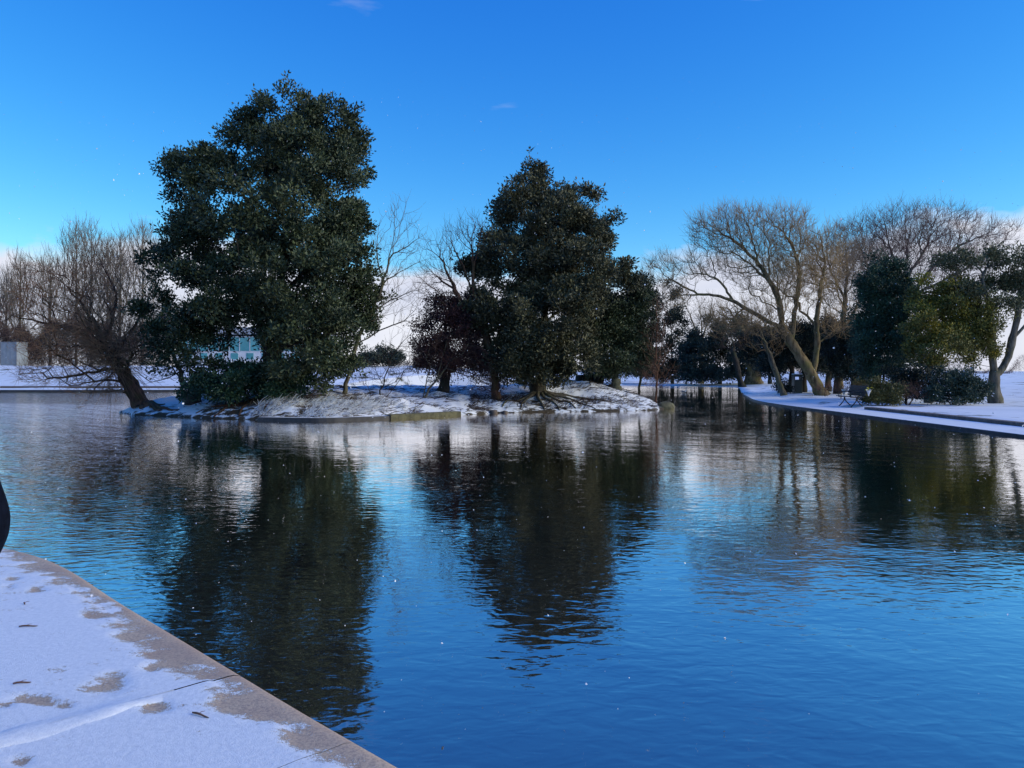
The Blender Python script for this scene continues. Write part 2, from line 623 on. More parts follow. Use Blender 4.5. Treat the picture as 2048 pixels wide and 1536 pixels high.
# a breeze ruffles the open water away from the island's lee
breeze = k.ramp(k.math('ADD', geo.outputs[0], k.math('MULTIPLY', geo.outputs[1], 0.42)), 2.5, -3.0)
patch = k.math('MAXIMUM', k.ramp(k.noise(0.16, 3.0, 0.5), 0.32, 0.70), k.math('MULTIPLY', breeze, 1.9))
n_big = k.noise(0.55, 2.0, 0.5, stretch=(0.8, 1.5, 1, 0.25))
n_mid = k.noise(3.5, 3.0, 0.5, stretch=(0.75, 1.35, 1, -0.2), dist=0.4)
n_fin = k.noise(8.0, 1.5, 0.5, stretch=(0.8, 1.3, 1, 0.1), dist=0.5)
wv = k.n('ShaderNodeTexWave', wave_type='BANDS', bands_direction='DIAGONAL')
wv.inputs['Scale'].default_value = 0.42
wv.inputs['Distortion'].default_value = 5.0
wv.inputs['Detail'].default_value = 2.0
wv.inputs['Detail Scale'].default_value = 1.2
k.l(k.n('ShaderNodeNewGeometry').outputs['Position'], wv.inputs['Vector'])
hgt = k.math('MULTIPLY', n_mid, 0.0032)
hgt = k.math('ADD', hgt, k.math('MULTIPLY', k.math('MULTIPLY', n_fin, 0.0036), k.math('MULTIPLY_ADD', patch, 1.15, 0.18)))
hgt = k.math('ADD', hgt, k.math('MULTIPLY', n_big, 0.006))
hgt = k.math('ADD', hgt, k.math('MULTIPLY', k.math('MULTIPLY', wv.outputs['Fac'], 0.0032), patch))
nrm_ = k.bump(hgt, 1.0)
fres = k.n('ShaderNodeFresnel')
fres.inputs['IOR'].default_value = 1.33
k.l(nrm_, fres.inputs['Normal'])
body = k.n('ShaderNodeBsdfDiffuse')
body.inputs['Color'].default_value = (0.030, 0.030, 0.024, 1)
gls = k.n('ShaderNodeBsdfGlossy')
gls.inputs['Roughness'].default_value = 0.015
gls.inputs['Color'].default_value = (1.0, 0.955, 0.91, 1)
k.l(nrm_, gls.inputs['Normal'])
mixs = k.n('ShaderNodeMixShader')
k.l(k.math('MULTIPLY', k.math('POWER', fres.outputs[0], 0.45), 1.42, clamp=True), mixs.inputs[0])
k.l(body.outputs[0], mixs.inputs[1])
k.l(gls.outputs[0], mixs.inputs[2])
k.l(mixs.outputs[0], [n_ for n_ in nt.nodes if n_.type == 'OUTPUT_MATERIAL'][0].inputs['Surface'])
wx, wy = np.array([-140.0, 60.0]), np.array([-30.0, 120.0])
WX, WY = np.meshgrid(wx, wy, indexing='ij')
water = mobj('water', np_mesh('water', np.stack([WX, WY, 0 * WX], -1).reshape(-1, 3), [grid_faces(2, 2)], wm))
tag(water, kind='structure')


# ------------------------------------------------------------------ paths and kerbs round the lake
def offset_line(line, d):
    t = norm(np.gradient(line, axis=0))
    nrm = np.stack([t[:, 1], -t[:, 0]], 1)
    return line + nrm * d


def strip(name, line, d0, d1, z0, z1, mats, kind='structure', nose=0.0):
    """a band along a line between two offsets: a top and two faces"""
    a, b_ = offset_line(line, d0), offset_line(line, d1)
    n = len(line)
    prof = [(a, z0), (a, z1 - nose), (offset_line(line, d0 + nose), z1), (b_, z1), (b_, z0)]
    v = np.concatenate([np.column_stack([p, np.full(n, z)]) for p, z in prof])
    fs, fm = [], []
    for r in range(4):
        i = r * n + np.arange(n - 1)
        fs.append(np.stack([i, i + 1, i + 1 + n, i + n], 1))
        fm += [1 if r != 2 else 0] * (n - 1)
    o = mobj(name, np_mesh(name, v, fs, mats, smooth=False, fmat=fm))
    return tag(o, kind=kind)


def resample(line, st):
    line = np.asarray(line, float)
    s = np.concatenate([[0], np.cumsum(np.linalg.norm(np.diff(line, axis=0), axis=1))])
    q = np.linspace(0, s[-1], max(2, int(s[-1] / st) + 1))
    return np.stack([np.interp(q, s, line[:, i]) for i in range(line.shape[1])], 1)


def smooth_line(line, st=0.5, it=6):
    l = resample(line, st)
    for _ in range(it):
        l[1:-1] = 0.25 * l[:-2] + 0.5 * l[1:-1] + 0.25 * l[2:]
    return l


RL = smooth_line(SHORE_R[:6], 0.6)
strip('path', RL, -0.02, 1.85, -0.5, 0.075, [M['snow_path'], M['concrete']], nose=0.02)
strip('kerb', RL[RL[:, 1] < 33.0], 1.85, 2.20, -0.1, 0.18, [M['kerb'], M['kerb']], nose=0.02)
LL = smooth_line(np.array([(-110.0, 62.7), (-32.0, 62.7), (-27.0, 63.5), (-22.0, 68.0), (-17.0, 80.0)])[::-1], 0.8)
strip('path', LL, 6.0, -0.05, -0.5, 0.16, [M['snow_path'], M['concrete']])
strip('kerb', LL, 6.0, 6.9, -0.1, 0.34, [M['kerb'], M['kerb']], nose=0.02)
# far bank face behind the island
# concrete edging let into the front of the island
EL = smooth_line(ISL[4:9], 0.25, 4)
ed = strip('island_edging', EL[::-1], -0.16, 0.14, -0.3, 0.11, [M['snow_path'], M['concrete']], nose=0.015)
E2 = EL[EL[:, 0] > -4.6]
ed2 = strip('island_edging', E2[::-1], -0.20, 0.16, -0.3, 0.15, [M['moss_stone'], M['moss_stone']], nose=0.02)

# ------------------------------------------------------------------ the near quay: frosted slabs with a rounded nose
sm, nt, b = mat_new('frosted_slab')
k = NT(nt)
cov = k.attr('cover')
n1 = k.noise(9.0, 7.0, 0.68, stretch=(1.0, 1.5, 1, 0.9), dist=0.6)
n2 = k.noise(190.0, 3.0, 0.6)
n3 = k.noise(38.0, 4.0, 0.65)
v_ = k.math('ADD', cov, k.math('MULTIPLY_ADD', n1, 1.9, -0.95))
v_ = k.math('ADD', v_, k.math('MULTIPLY_ADD', n2, 1.3, -0.65))
v_ = k.math('ADD', v_, k.math('MULTIPLY_ADD', n3, 0.7, -0.35))
fr = k.ramp(v_, 0.0, 0.16)
stone = k.mix(k.ramp(k.noise(2.3, 5.0, 0.6), 0.3, 0.7), (0.50, 0.37, 0.27), (0.64, 0.50, 0.35))
stone = k.mix(k.ramp(k.noise(90.0, 3.0), 0.35, 0.75), stone, (0.35, 0.27, 0.22))
snow = k.mix(k.ramp(n3, 0.3, 0.7), (0.69, 0.74, 0.79), (0.81, 0.85, 0.89))
k.l(k.mix(fr, stone, snow), b.inputs['Base Color'])
b.inputs['Roughness'].default_value = 0.8
b.inputs['Specular IOR Level'].default_value = 0.25
hh = k.math('ADD', k.math('MULTIPLY', fr, 0.5), k.math('ADD', k.math('MULTIPLY', n2, 0.5), k.math('MULTIPLY', n3, 0.5)))
k.l(k.bump(hh, 0.006, 0.9), b.inputs['Normal'])
M['slab'] = sm

quay = tag(bpy.data.objects.new('quay_pavement', None), kind='structure')
link(quay)
QL = smooth_line(QUAY, 0.06, 60)
qs = np.concatenate([[0], np.cumsum(np.linalg.norm(np.diff(QL, axis=0), axis=1))])


def near_s(x, y):
    return qs[np.argmin((QL[:, 0] - x) ** 2 + (QL[:, 1] - y) ** 2)]


s1, s2 = near_s(-1.41, 3.92), near_s(-0.66, 3.2)
# where the wind has bared the stone
BARE = [(184, 1233, 24, 10), (351, 1323, 48, 24), (207, 1381, 48, 17), (230, 1358, 26, 11), (55, 1399, 30, 10), (90, 1409, 24, 7), (131, 1416, 22, 6), (312, 1416, 34, 17), (39, 1526, 28, 11),
        (469, 1409, 46, 24), (531, 1422, 17, 9), (16, 1176, 16, 6), (27, 1159, 16, 5), (8, 1415, 14, 6), (300, 1338, 14, 9), (613, 1483, 34, 14), (75, 1180, 18, 6), (255, 1275, 30, 9)]
cuts = [0.3, s1 - 4.45, s1, s2, s2 + 2.6, qs[-1] - 0.2]
for ci in range(len(cuts) - 1):
    a_, b2 = cuts[ci] + (0.0015 if ci == 3 else 0.006), cuts[ci + 1] - (0.0015 if ci == 2 else 0.006)
    fine = 1 <= ci <= 3
    su = np.linspace(a_, b2, int((b2 - a_) / (0.02 if fine else 0.2)) + 2)
    line = np.stack([np.interp(su, qs, QL[:, 0]), np.interp(su, qs, QL[:, 1])], 1)
    t = norm(np.gradient(QL, axis=0))
    tt = norm(np.stack([np.interp(su, qs, t[:, 0]), np.interp(su, qs, t[:, 1])], 1))
    nr = np.stack([tt[:, 1], -tt[:, 0]], 1)
    if nr[len(nr) // 2] @ np.array([-0.7, -0.7]) < 0:
        nr = -nr
    # profile: face up from the water, rounded nose, flat top going back
    prof = [(0.03, -0.45), (0.03, -0.02)]
    for q in np.linspace(0, math.pi / 2, 7):
        prof.append((0.03 + 0.10 * (1 - math.cos(q)) - 0.03 * math.cos(q) * 0, 0.07 + 0.08 * math.sin(q)))
    back = np.concatenate([np.arange(0.16, 2.3 if fine else 0.5, 0.025 if fine else 0.1), [2.35]])
    prof += [(q, 0.15) for q in back]
    prof = np.array(prof)
    prof[:, 0] -= 0.10
    P2 = line[:, None, :] + nr[:, None, :] * prof[None, :, 0:1]
    Z = np.broadcast_to(prof[None, :, 1], P2.shape[:2]).copy()
    D = np.broadcast_to(prof[None, :, 0], P2.shape[:2])
    pp = np.concatenate([P2, Z[..., None]], -1)
    cv = -0.32 + 0.95 * np.clip((D + 0.02) / 0.30, 0, 1) + 0.20 * wob(pp, 1.1, 2) + 0.20 * wob(pp * np.array([1, 1.8, 1]), 0.36, 3)
    for (bx0, by0, brx, bry) in BARE:
        yb = F * (H - 0.15) / (by0 - HY)
        xb = (bx0 - CX) / F * yb
        qx = (pp[..., 0] - xb - (pp[..., 1] - yb) * xb / yb) / (brx / F * yb)
        qy = (pp[..., 1] - yb) / (bry * yb * yb / (F * 1.55))
        cv = cv - 0.80 * np.exp(-(qx ** 2 + qy ** 2) * 0.8)
    cv = cv - 0.22 * (prof[None, :, 1] < 0.149)
    # the swept ridge of snow along the joint
    ds = np.minimum(np.abs(su - (cuts[ci] if ci == 2 else 1e9)), np.abs(su - (cuts[ci + 1] if ci == 1 else 1e9)))
    cv = cv + 0.55 * np.exp(-(ds[:, None] / 0.07) ** 2) * np.clip((D - 0.33) / 0.15, 0, 1)
    Z = Z + np.clip(cv + 0.1, 0, 0.5) * 0.022 * (D > 0.13)
    Z = Z + 0.010 * np.exp(-(ds[:, None] / 0.06) ** 2) * np.clip((D - 0.35) / 0.2, 0, 1)
    v = np.concatenate([P2, Z[..., None]], -1).reshape(-1, 3)
    mobj('slab', np_mesh('slab', v, [grid_faces(len(su), len(prof))], M['slab'], attrs={'cover': cv.ravel()}), quay)


# snow drifted into the joint between the two front slabs
jn = np.array([np.interp(s1, qs, QL[:, 0]), np.interp(s1, qs, QL[:, 1])])
jt = norm((QL[np.searchsorted(qs, s1) + 3] - QL[np.searchsorted(qs, s1) - 3])[None])[0]
jd = np.array([jt[1], -jt[0]])
dd = np.linspace(0.30, 2.2, 90)
cw = np.linspace(-1, 1, 13)
wid = 0.05 + 0.055 * np.clip((dd - 0.3) / 0.5, 0, 1) + 0.012 * np.sin(dd * 9) + 0.008 * np.sin(dd * 23)
hgt_r = 0.006 + 0.013 * np.clip((dd - 0.3) / 0.25, 0, 1) + 0.003 * np.sin(dd * 14)
RX = jn[None, None] + jd[None, None] * dd[:, None, None] + jt[None, None] * (cw[None, :, None] * wid[:, None, None] + (0.02 * np.sin(dd * 3.1))[:, None, None])
RZ = 0.150 + hgt_r[:, None] * (1 - cw[None] ** 2) ** 0.8 + 0.004
mobj('snow_ridge', np_mesh('snow_ridge', np.concatenate([RX, RZ[..., None]], -1).reshape(-1, 3), [grid_faces(90, 13)], M['slab'],
                           attrs={'cover': np.broadcast_to((0.9 - 0.75 * np.abs(cw) ** 3)[None], RZ.shape).ravel()}), quay)


# ------------------------------------------------------------------ growing wood
def grow(skel, targets, w=0.35, seg=0.3, wig=0.08, up=0.25, r=None):
    """join the target points to the skeleton lines one after the other, nearest first; returns nodes, parents"""
    r = r or rng
    pos, par, plen = [], [], []
    for line, att in skel:
        line = np.asarray(line, float)
        if att is None:
            prev = -1
        else:
            arr = np.array(pos)
            prev = int(np.argmin(((arr - line[0]) ** 2).sum(1)))
        for q, p in enumerate(line):
            if q == 0 and att is not None:
                continue
            pos.append(p)
            par.append(prev)
            plen.append(0.0 if prev < 0 else plen[prev] + float(np.linalg.norm(p - pos[prev])))
            prev = len(pos) - 1
    nsk = len(pos)
    cap = nsk + 60 + int(len(targets) * 40)
    P = np.zeros((cap, 3))
    L = np.zeros(cap)
    A = np.full(cap, -1, int)
    P[:nsk], L[:nsk], A[:nsk] = np.array(pos), np.array(plen), np.array(par)
    n = nsk
    T = np.asarray(targets, float)
    if len(T):
        dmin = np.array([np.min(((P[:nsk] - t) ** 2).sum(1)) for t in T])
        T = T[np.argsort(dmin)]
    free = nsk > 6
    for t in T:
        d = np.sqrt(((P[:n] - t) ** 2).sum(1))
        c = d + w * L[:n]
        if free:
            c[:2] += 3.0
        i = int(np.argmin(c))
        D = d[i]
        if D < 0.05:
            continue
        m = max(1, int(D / seg))
        if n + m >= cap:
            break
        p0 = P[i]
        pd = p0 - P[A[i]] if A[i] >= 0 else np.array([0, 0, 1.0])
        pd = pd / (np.linalg.norm(pd) + 1e-9)
        ctrl = p0 + pd * D * 0.30 + (t - p0) * 0.20 - np.array([0, 0, up * D * 0.3])
        last = i
        for q in range(1, m + 1):
            u = q / m
            x = (1 - u) ** 2 * p0 + 2 * u * (1 - u) * ctrl + u * u * t
            if q < m:
                x = x + r.normal(size=3) * wig * seg
            P[n] = x
            A[n] = last
            L[n] = L[last] + np.linalg.norm(x - P[last])
            last = n
            n += 1
    return P[:n], A[:n], nsk


def radii(P, A, r_tip, expo=2.3, rmax=None):
    n = len(P)
    acc = np.zeros(n)
    has = np.zeros(n, bool)
    has[A[A >= 0]] = True
    order = np.arange(n - 1, -1, -1)
    rad = np.zeros(n)
    for i in order:
        if not has[i]:
            acc[i] = r_tip ** expo
        rad[i] = acc[i] ** (1 / expo)
        if A[i] >= 0:
            acc[A[i]] += acc[i] * 1.004
    if rmax is not None:
        s = rmax / rad[0]
        e = math.log(max(rmax, r_tip * 1.01) / r_tip) / math.log(max(rad[0], r_tip * 1.01) / r_tip)
        rad = r_tip * (rad / r_tip) ** e
    return rad


def wood(P, A, rad, rmin_part=None):
    """tubes along the chains of a grown tree; returns (verts, faces) of thick and thin wood"""
    n = len(P)
    kids = [[] for _ in range(n)]
    for i in range(n):
        if A[i] >= 0:
            kids[A[i]].append(i)
    starts = [i for i in range(n) if A[i] < 0]
    out, thin = [], []
    stack = [(i, None) for i in starts]
    while stack:
        i, pa = stack.pop()
        ch = [] if pa is None else [pa]
        rr = [] if pa is None else [min(rad[pa], rad[i] * 1.25)]
        while True:
            ch.append(i)
            rr.append(rad[i])
            if not kids[i]:
                break
            ks = sorted(kids[i], key=lambda q: -rad[q])
            for q in ks[1:]:
                stack.append((q, i))
            i = ks[0]
        if len(ch) < 2:
            continue
        mr = max(rr)
        sides = 14 if mr > 0.16 else 6 if mr > 0.05 else 4 if mr > 0.018 else 3
        (out if mr > (rmin_part or 0) else thin).append(tube_np(P[ch], rr, sides))
    return out, thin


def lobe_world(lobes, Y):
    """ellipsoids given in photograph pixels (cx, cy, rx, ry, depth offset, depth radius factor) as world centres and radii"""
    C, R = [], []
    for L in lobes:
        cx, cy, rx, ry = L[:4]
        dz = L[4] if len(L) > 4 else 0.0
        k_ = L[5] if len(L) > 5 else 1.0
        y = Y + dz
        C.append(W(cx, cy, y))
        R.append((rx / F * y, max(rx, ry) * 0.9 * k_ / F * y, ry / F * y))
    return np.array(C), np.array(R)


def sample_lobes(C, R, n, inner=0.6, r=None):
    r = r or rng
    a = (R[:, 0] * R[:, 2] + R[:, 0] * R[:, 1] + R[:, 1] * R[:, 2])
    ids = r.choice(len(C), size=n, p=a / a.sum())
    d = norm(r.normal(size=(n, 3)))
    rf = inner + (1 - inner) * r.random(n) ** 0.6
    rf = rf * (1 + 0.10 * wob(C[ids] * 0 + d * R[ids] + C[ids], 1.1, 6))
    return C[ids] + d * R[ids] * rf[:, None], d, ids


def sample_clusters(C, R, n, inner, r, rs=0.55, per=26):
    """clump centres gathered into boughs: small flattened masses on the shells of the big lobes"""
    m = max(8, n // per)
    R = np.maximum(R - rs * 0.45, R * 0.45)
    bc, bd_, _ = sample_lobes(C, R, m, inner, r)
    bc = bc + bd_ * r.normal(0, 0.16, (m, 1)) * (rs / 0.55)
    sz = rs * r.uniform(0.55, 1.35, m)
    ids = np.repeat(np.arange(m), per)
    d = norm(r.normal(size=(m * per, 3)))
    rf = r.random(m * per) ** 0.45
    off = d * (rf * sz[ids])[:, None]
    off[:, 2] *= 0.62
    spr = (r.random(m * per) < 0.06)[:, None]
    off = off + spr * (bd_[ids] * 0.7 + d * 0.3 + np.array([0, 0, 0.15])) * r.uniform(0.12, 0.42, (m * per, 1)) * (rs / 0.55)
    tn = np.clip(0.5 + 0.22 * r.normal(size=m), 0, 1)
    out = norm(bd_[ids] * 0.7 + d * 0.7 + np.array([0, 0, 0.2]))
    return bc[ids] + off, out, tn[ids] + 0.20 * d[:, 2] * rf  # bough tops paler, undersides darker: skylight painted into the leaf tint


def leaves(cent, outw, nper, rc, ll, lw, tint, r, droop=0.0, flat=0.0):
    """folded two-triangle leaves scattered round every clump centre"""
    n = len(cent) * nper
    c = np.repeat(cent, nper, 0)
    o = np.repeat(outw, nper, 0)
    off = norm(r.normal(size=(n, 3))) * (r.random((n, 1)) ** 0.5) * rc
    off[:, 2] *= (1 - flat)
    p = c + off
    d = norm(o * 0.45 + norm(off) * 0.5 + r.normal(size=(n, 3)) * 0.55 + np.array([0, 0, 0.25 - droop]))
    s = norm(np.cross(d, r.normal(size=(n, 3))))
    up = np.cross(s, d)
    l = ll * r.uniform(0.6, 1.25, (n, 1))
    wd = lw * r.uniform(0.7, 1.2, (n, 1))
    v = np.stack([p, p + d * l * 0.5 + s * wd * 0.5 + up * wd * 0.2, p + d * l, p + d * l * 0.5 - s * wd * 0.5 + up * wd * 0.2], 1).reshape(-1, 3)
    b_ = np.arange(n) * 4
    f = np.concatenate([np.stack([b_, b_ + 1, b_ + 2], 1), np.stack([b_, b_ + 2, b_ + 3], 1)])
    t = np.clip(np.repeat(tint, nper) * 0.6 + r.random(n) * 0.4, 0, 1)
    return v, f, np.repeat(t, 4)


def drop_holes(pts, holes, r, base, Y):
    """leave openings in a crown (given in photograph pixels at the depth of the tree)"""
    px = pts[:, 0] / pts[:, 1] * F + CX
    py = HY - (pts[:, 2] - H) / pts[:, 1] * F
    keep = np.ones(len(pts), bool)
    for cx, cy, rx, ry, pr in holes:
        ins = ((px - cx) / rx) ** 2 + ((py - cy) / ry) ** 2 < 1
        keep &= ~(ins & (r.random(len(pts)) < pr))
    return keep


def evergreen(name, label, cat, Y, trunks, lobes, n_cl, nper, leaf, mat, bark, rt, seed, isl=False, holes=(), gap=0.25, group=None, limbs=90, rc=0.26,
              inner=0.6, sparse=0.0, extra_skel=(), droop=0.0, gapwl=1.5, z0=None):
    r = np.random.default_rng(seed)
    nper, leaf = int(round(nper * 0.76)), (leaf[0] * 1.12, leaf[1] * 1.14)
    bx, by = trunks[0][0]
    base = W(bx, by, Y)
    base[2] = (gz(base[0], base[1], isl) if z0 is None else z0) - 0.08
    C, R = lobe_world(lobes, Y)
    pts, d, bt = sample_clusters(C, R, n_cl, inner, r, rc * 1.9)
    nb = wob(pts, gapwl, seed % 4)
    keep = nb > -1.0 + gap * 2 * 0.9
    keep |= r.random(len(pts)) < 0.12
    keep &= pts[:, 2] > base[2] + 0.25
    if holes:
        keep &= drop_holes(pts, holes, r, base, Y)
    pts, d, bt = pts[keep], d[keep], bt[keep]
    cen = C.mean(0)
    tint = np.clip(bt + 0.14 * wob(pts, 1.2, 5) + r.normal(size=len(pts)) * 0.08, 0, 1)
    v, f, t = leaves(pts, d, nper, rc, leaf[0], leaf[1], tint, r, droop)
    o = root(name, base, label, cat, group)
    sk = []
    for q, tl in enumerate(trunks):
        line = [W(a[0], a[1], Y + (a[2] if len(a) > 2 else 0)) for a in tl]
        if q == 0:
            line[0] = base
        sk.append((resample(np.array(line), 0.3), None if q == 0 else 1))
    tg = pts[r.choice(len(pts), size=min(limbs, len(pts)), replace=False)]
    tg = tg + (cen - tg) * 0.06
    P, A, ns = grow(sk, tg, 0.35, 0.35, 0.10, 0.3, r)
    rad = radii(P, A, 0.014, 2.3, rt)
    rad[:2] *= 1.25
    th, tn = wood(P - base, A, rad)
    wv_, wf = merge(th + tn)
    mobj('trunk', np_mesh('trunk', wv_, wf, bark), o)
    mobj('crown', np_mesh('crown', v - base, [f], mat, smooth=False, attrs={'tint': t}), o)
    return o


def bare(name, label, cat, Y, skel, lobes, n_t, mat_b, mat_t, rt, seed, isl=False, group=None, w=0.35, twn=3, twl=0.55, rtip=0.006, wig=0.14, up=0.3,
         inner=0.35, upt=0.5, seg=0.3, split=0.022, z0=None, shoots=None, tw_r=None):
    """a leafless tree: main limbs given as lines, the rest grown into the crown's outline, twigs on all the young wood"""
    r = np.random.default_rng(seed)
    bx, by = skel[0][0][:2]
    base = W(bx, by, Y)
    base[2] = (gz(base[0], base[1], isl) if z0 is None else z0) - 0.08
    sk = []
    for q, tl in enumerate(skel):
        line = np.array([W(a[0], a[1], Y + (a[2] if len(a) > 2 else 0)) for a in tl])
        if q == 0:
            line[0] = base
        line = smooth_line(line, 0.25, 2)
        line[1:-1] += r.normal(size=(len(line) - 2, 3)) * 0.025
        sk.append((line, None if q == 0 else 1))
    C, R = lobe_world(lobes, Y)
    T, _, _ = sample_lobes(C, R, n_t, inner, r)
    T = T[T[:, 2] > base[2] + 0.4]
    P, A, ns = grow(sk, T, w, seg, wig, up, r)
    rad = radii(P, A, rtip, 2.0, rt)
    rad[:3] *= np.array([1.35, 1.15, 1.05])[:len(rad[:3])]
    split = min(split, rt * 0.5)
    th, tn = wood(P - base, A, rad, split)
    # twigs on young wood
    young = np.where((rad < split * 1.1) & (A >= 0))[0]
    ids = np.repeat(young, twn)
    ids = ids[r.random(len(ids)) < 0.85]
    pd = norm(P[ids] - P[A[ids]])
    dr = norm(pd * 0.75 + r.normal(size=(len(ids), 3)) * 0.48 + np.array([0, 0, upt]))
    ln = twl * r.uniform(0.4, 1.25, (len(ids), 1))
    p0 = P[ids] - base
    p2 = p0 + dr * ln
    p2[:, 2] += 0.12 * ln[:, 0] * (1 if upt > 0 else -1)
    p1 = p0 + dr * ln * 0.5 + r.normal(size=p0.shape) * ln * 0.06
    tv, tf = twigs_np(p0, p1, p2, tw_r or rtip * 0.85)
    o = root(name, base, label, cat, group)
    mobj('trunk', np_mesh('trunk', *merge(th), mat_b), o)
    parts = list(tn) + [(tv, tf)]
    if shoots:
        parts.append(shoots(base, r))
    mobj('crown', np_mesh('crown', *merge(parts), mat_t), o)
    return o


# ------------------------------------------------------------------ the trees on the island
evergreen('holm_oak', 'tallest broad evergreen tree, dark green, on the island behind the long water reflection', 'tree', 29.6,
          [[(542, 815), (540, 760), (545, 690), (555, 600), (575, 480), (590, 380), (600, 280), (595, 220)],
           [(545, 690), (500, 620), (440, 540), (390, 470)], [(555, 600), (630, 520), (680, 450), (700, 380)], [(575, 480), (510, 400), (470, 350)],
           [(545, 700), (620, 680), (700, 650)]],
          [(575, 228, 75, 50), (650, 240, 70, 48), (690, 310, 62, 72, .5), (600, 310, 105, 80, -1), (515, 300, 85, 68, .6), (430, 340, 75, 55, -.4),
           (352, 350, 34, 52, .3), (500, 225, 24, 34, 0), (745, 318, 18, 10, 0), (370, 415, 52, 55, .4), (620, 400, 118, 100, -1.6), (490, 440, 120, 90, -1.8),
           (390, 480, 75, 70, -.8), (318, 520, 62, 50, .2), (690, 440, 58, 62, .4), (690, 540, 72, 85, -.6), (580, 560, 135, 105, -2.2), (420, 585, 105, 80, -1.6),
           (335, 640, 55, 68, 0), (700, 650, 62, 80, -.2), (620, 680, 110, 85, -2.0), (385, 690, 55, 62, -1), (520, 625, 75, 40, -1.8), (650, 740, 75, 45, -1.2),
           (560, 730, 60, 50, -1.4), (405, 640, 70, 45, -1), (440, 668, 46, 42, .5), (548, 668, 46, 44, .6), (600, 600, 90, 60, 1.2), (420, 742, 62, 32, -.8), (352, 715, 45, 40, -.4), (740, 600, 26, 60, .5), (620, 480, 120, 90, 2.2), (480, 520, 110, 90, 2.4), (600, 330, 90, 80, 2.0), (560, 650, 120, 60, 2.0)],
          17500, 15, (0.14, 0.066), M['holm'], M['bark_dark'], 0.34, 11, True, holes=[(490, 694, 34, 30, .9), (600, 400, 30, 50, .35), (520, 370, 20, 25, .5)],
          gap=0.17, limbs=220, rc=0.24, inner=0.5, gapwl=0.9)
evergreen('holly_bush', 'low spreading dark green bush under the tallest evergreen at the water', 'bush', 28.6,
          [[(500, 822), (495, 800), (490, 780)], [(500, 822), (450, 800), (420, 785)], [(500, 822), (540, 795), (570, 780)]],
          [(470, 770, 70, 32, -.3), (410, 775, 55, 26), (540, 772, 62, 30, .2), (380, 790, 30, 16), (590, 765, 40, 26, .3), (505, 745, 55, 25, .4)],
          1900, 14, (0.12, 0.058), M['deep'], M['bark_dark'], 0.05, 12, True, gap=0.2, limbs=40, rc=0.2)
evergreen('holm_oak', 'second tallest evergreen tree, olive green and cone topped, in the middle of the island', 'tree', 34.0,
          [[(1076, 792), (1078, 740), (1085, 660), (1095, 560), (1095, 470), (1085, 400), (1075, 350)], [(1085, 660), (1030, 600), (985, 540)],
           [(1085, 650), (1150, 590), (1210, 540)], [(1095, 520), (1150, 450), (1190, 410)]],
          [(1068, 355, 38, 34), (1095, 350, 32, 28, .3), (1110, 395, 58, 46), (1170, 392, 38, 26), (1040, 415, 48, 50, -.4), (1120, 460, 85, 65, -1),
           (1002, 425, 24, 32, .2), (992, 470, 44, 52, .2), (1200, 460, 42, 40, .2), (1225, 440, 14, 12), (1030, 520, 80, 65, -1), (1150, 550, 95, 75, -1.4),
           (955, 560, 52, 58, .2), (1225, 540, 40, 42, .4), (1258, 510, 14, 14), (1000, 620, 75, 60, -1.4), (1100, 640, 105, 75, -2), (1060, 712, 98, 58, -1.2),
           (1135, 708, 78, 58, -1.4), (1012, 722, 66, 48, -.8), (1085, 735, 70, 34, -1), (948, 640, 46, 58, .3), (1090, 500, 90, 90, 1.8), (1110, 620, 110, 90, 1.8), (1262, 560, 26, 36, .4)],
          16000, 14, (0.14, 0.064), M['olive'], M['bark_mid'], 0.30, 13, True, gap=0.16, limbs=200, rc=0.24, inner=0.5, gapwl=0.9)
evergreen('holm_oak', 'rounded dark evergreen leaning against the right flank of the olive green cone', 'tree', 37.2,
          [[(1196, 772), (1200, 730), (1215, 680), (1235, 620)], [(1200, 730), (1190, 680), (1180, 640)]],
          [(1240, 610, 55, 55, -.6), (1205, 660, 55, 50, -1), (1268, 640, 36, 55), (1262, 702, 52, 54, -.3), (1215, 708, 58, 44, -.8), (1180, 620, 50, 55, .5),
           (1285, 585, 22, 36), (1240, 650, 55, 60, 1.4)],
          5600, 14, (0.14, 0.064), M['holm'], M['bark_dark'], 0.20, 14, True, gap=0.2, limbs=70)
evergreen('evergreen_tree', 'slim dark evergreen behind the mossy stub near the island tip', 'tree', 39.0,
          [[(1228, 764), (1232, 720), (1245, 660)]], [(1250, 680, 40, 46), (1285, 690, 26, 50, .4), (1300, 640, 24, 46, .8), (1275, 730, 30, 24), (1290, 585, 20, 36, .6)],
          1000, 13, (0.13, 0.055), M['dark'], M['bark_dark'], 0.15, 15, True, gap=0.2, limbs=40)
evergreen('purple_leaf_tree', 'small rounded tree with dark purple brown foliage left of the olive cone', 'tree', 33.2,
          [[(886, 796), (892, 750), (895, 700), (890, 650)]],
          [(892, 640, 56, 58), (862, 690, 42, 56, -.3), (918, 680, 56, 70, -.5), (884, 608, 42, 36, .2), (935, 620, 38, 44, .4), (885, 728, 58, 38), (948, 716, 36, 50, .2)],
          4200, 14, (0.09, 0.044), M['purple'], M['bark_dark'], 0.20, 16, True, gap=0.28, limbs=120, rc=0.2)


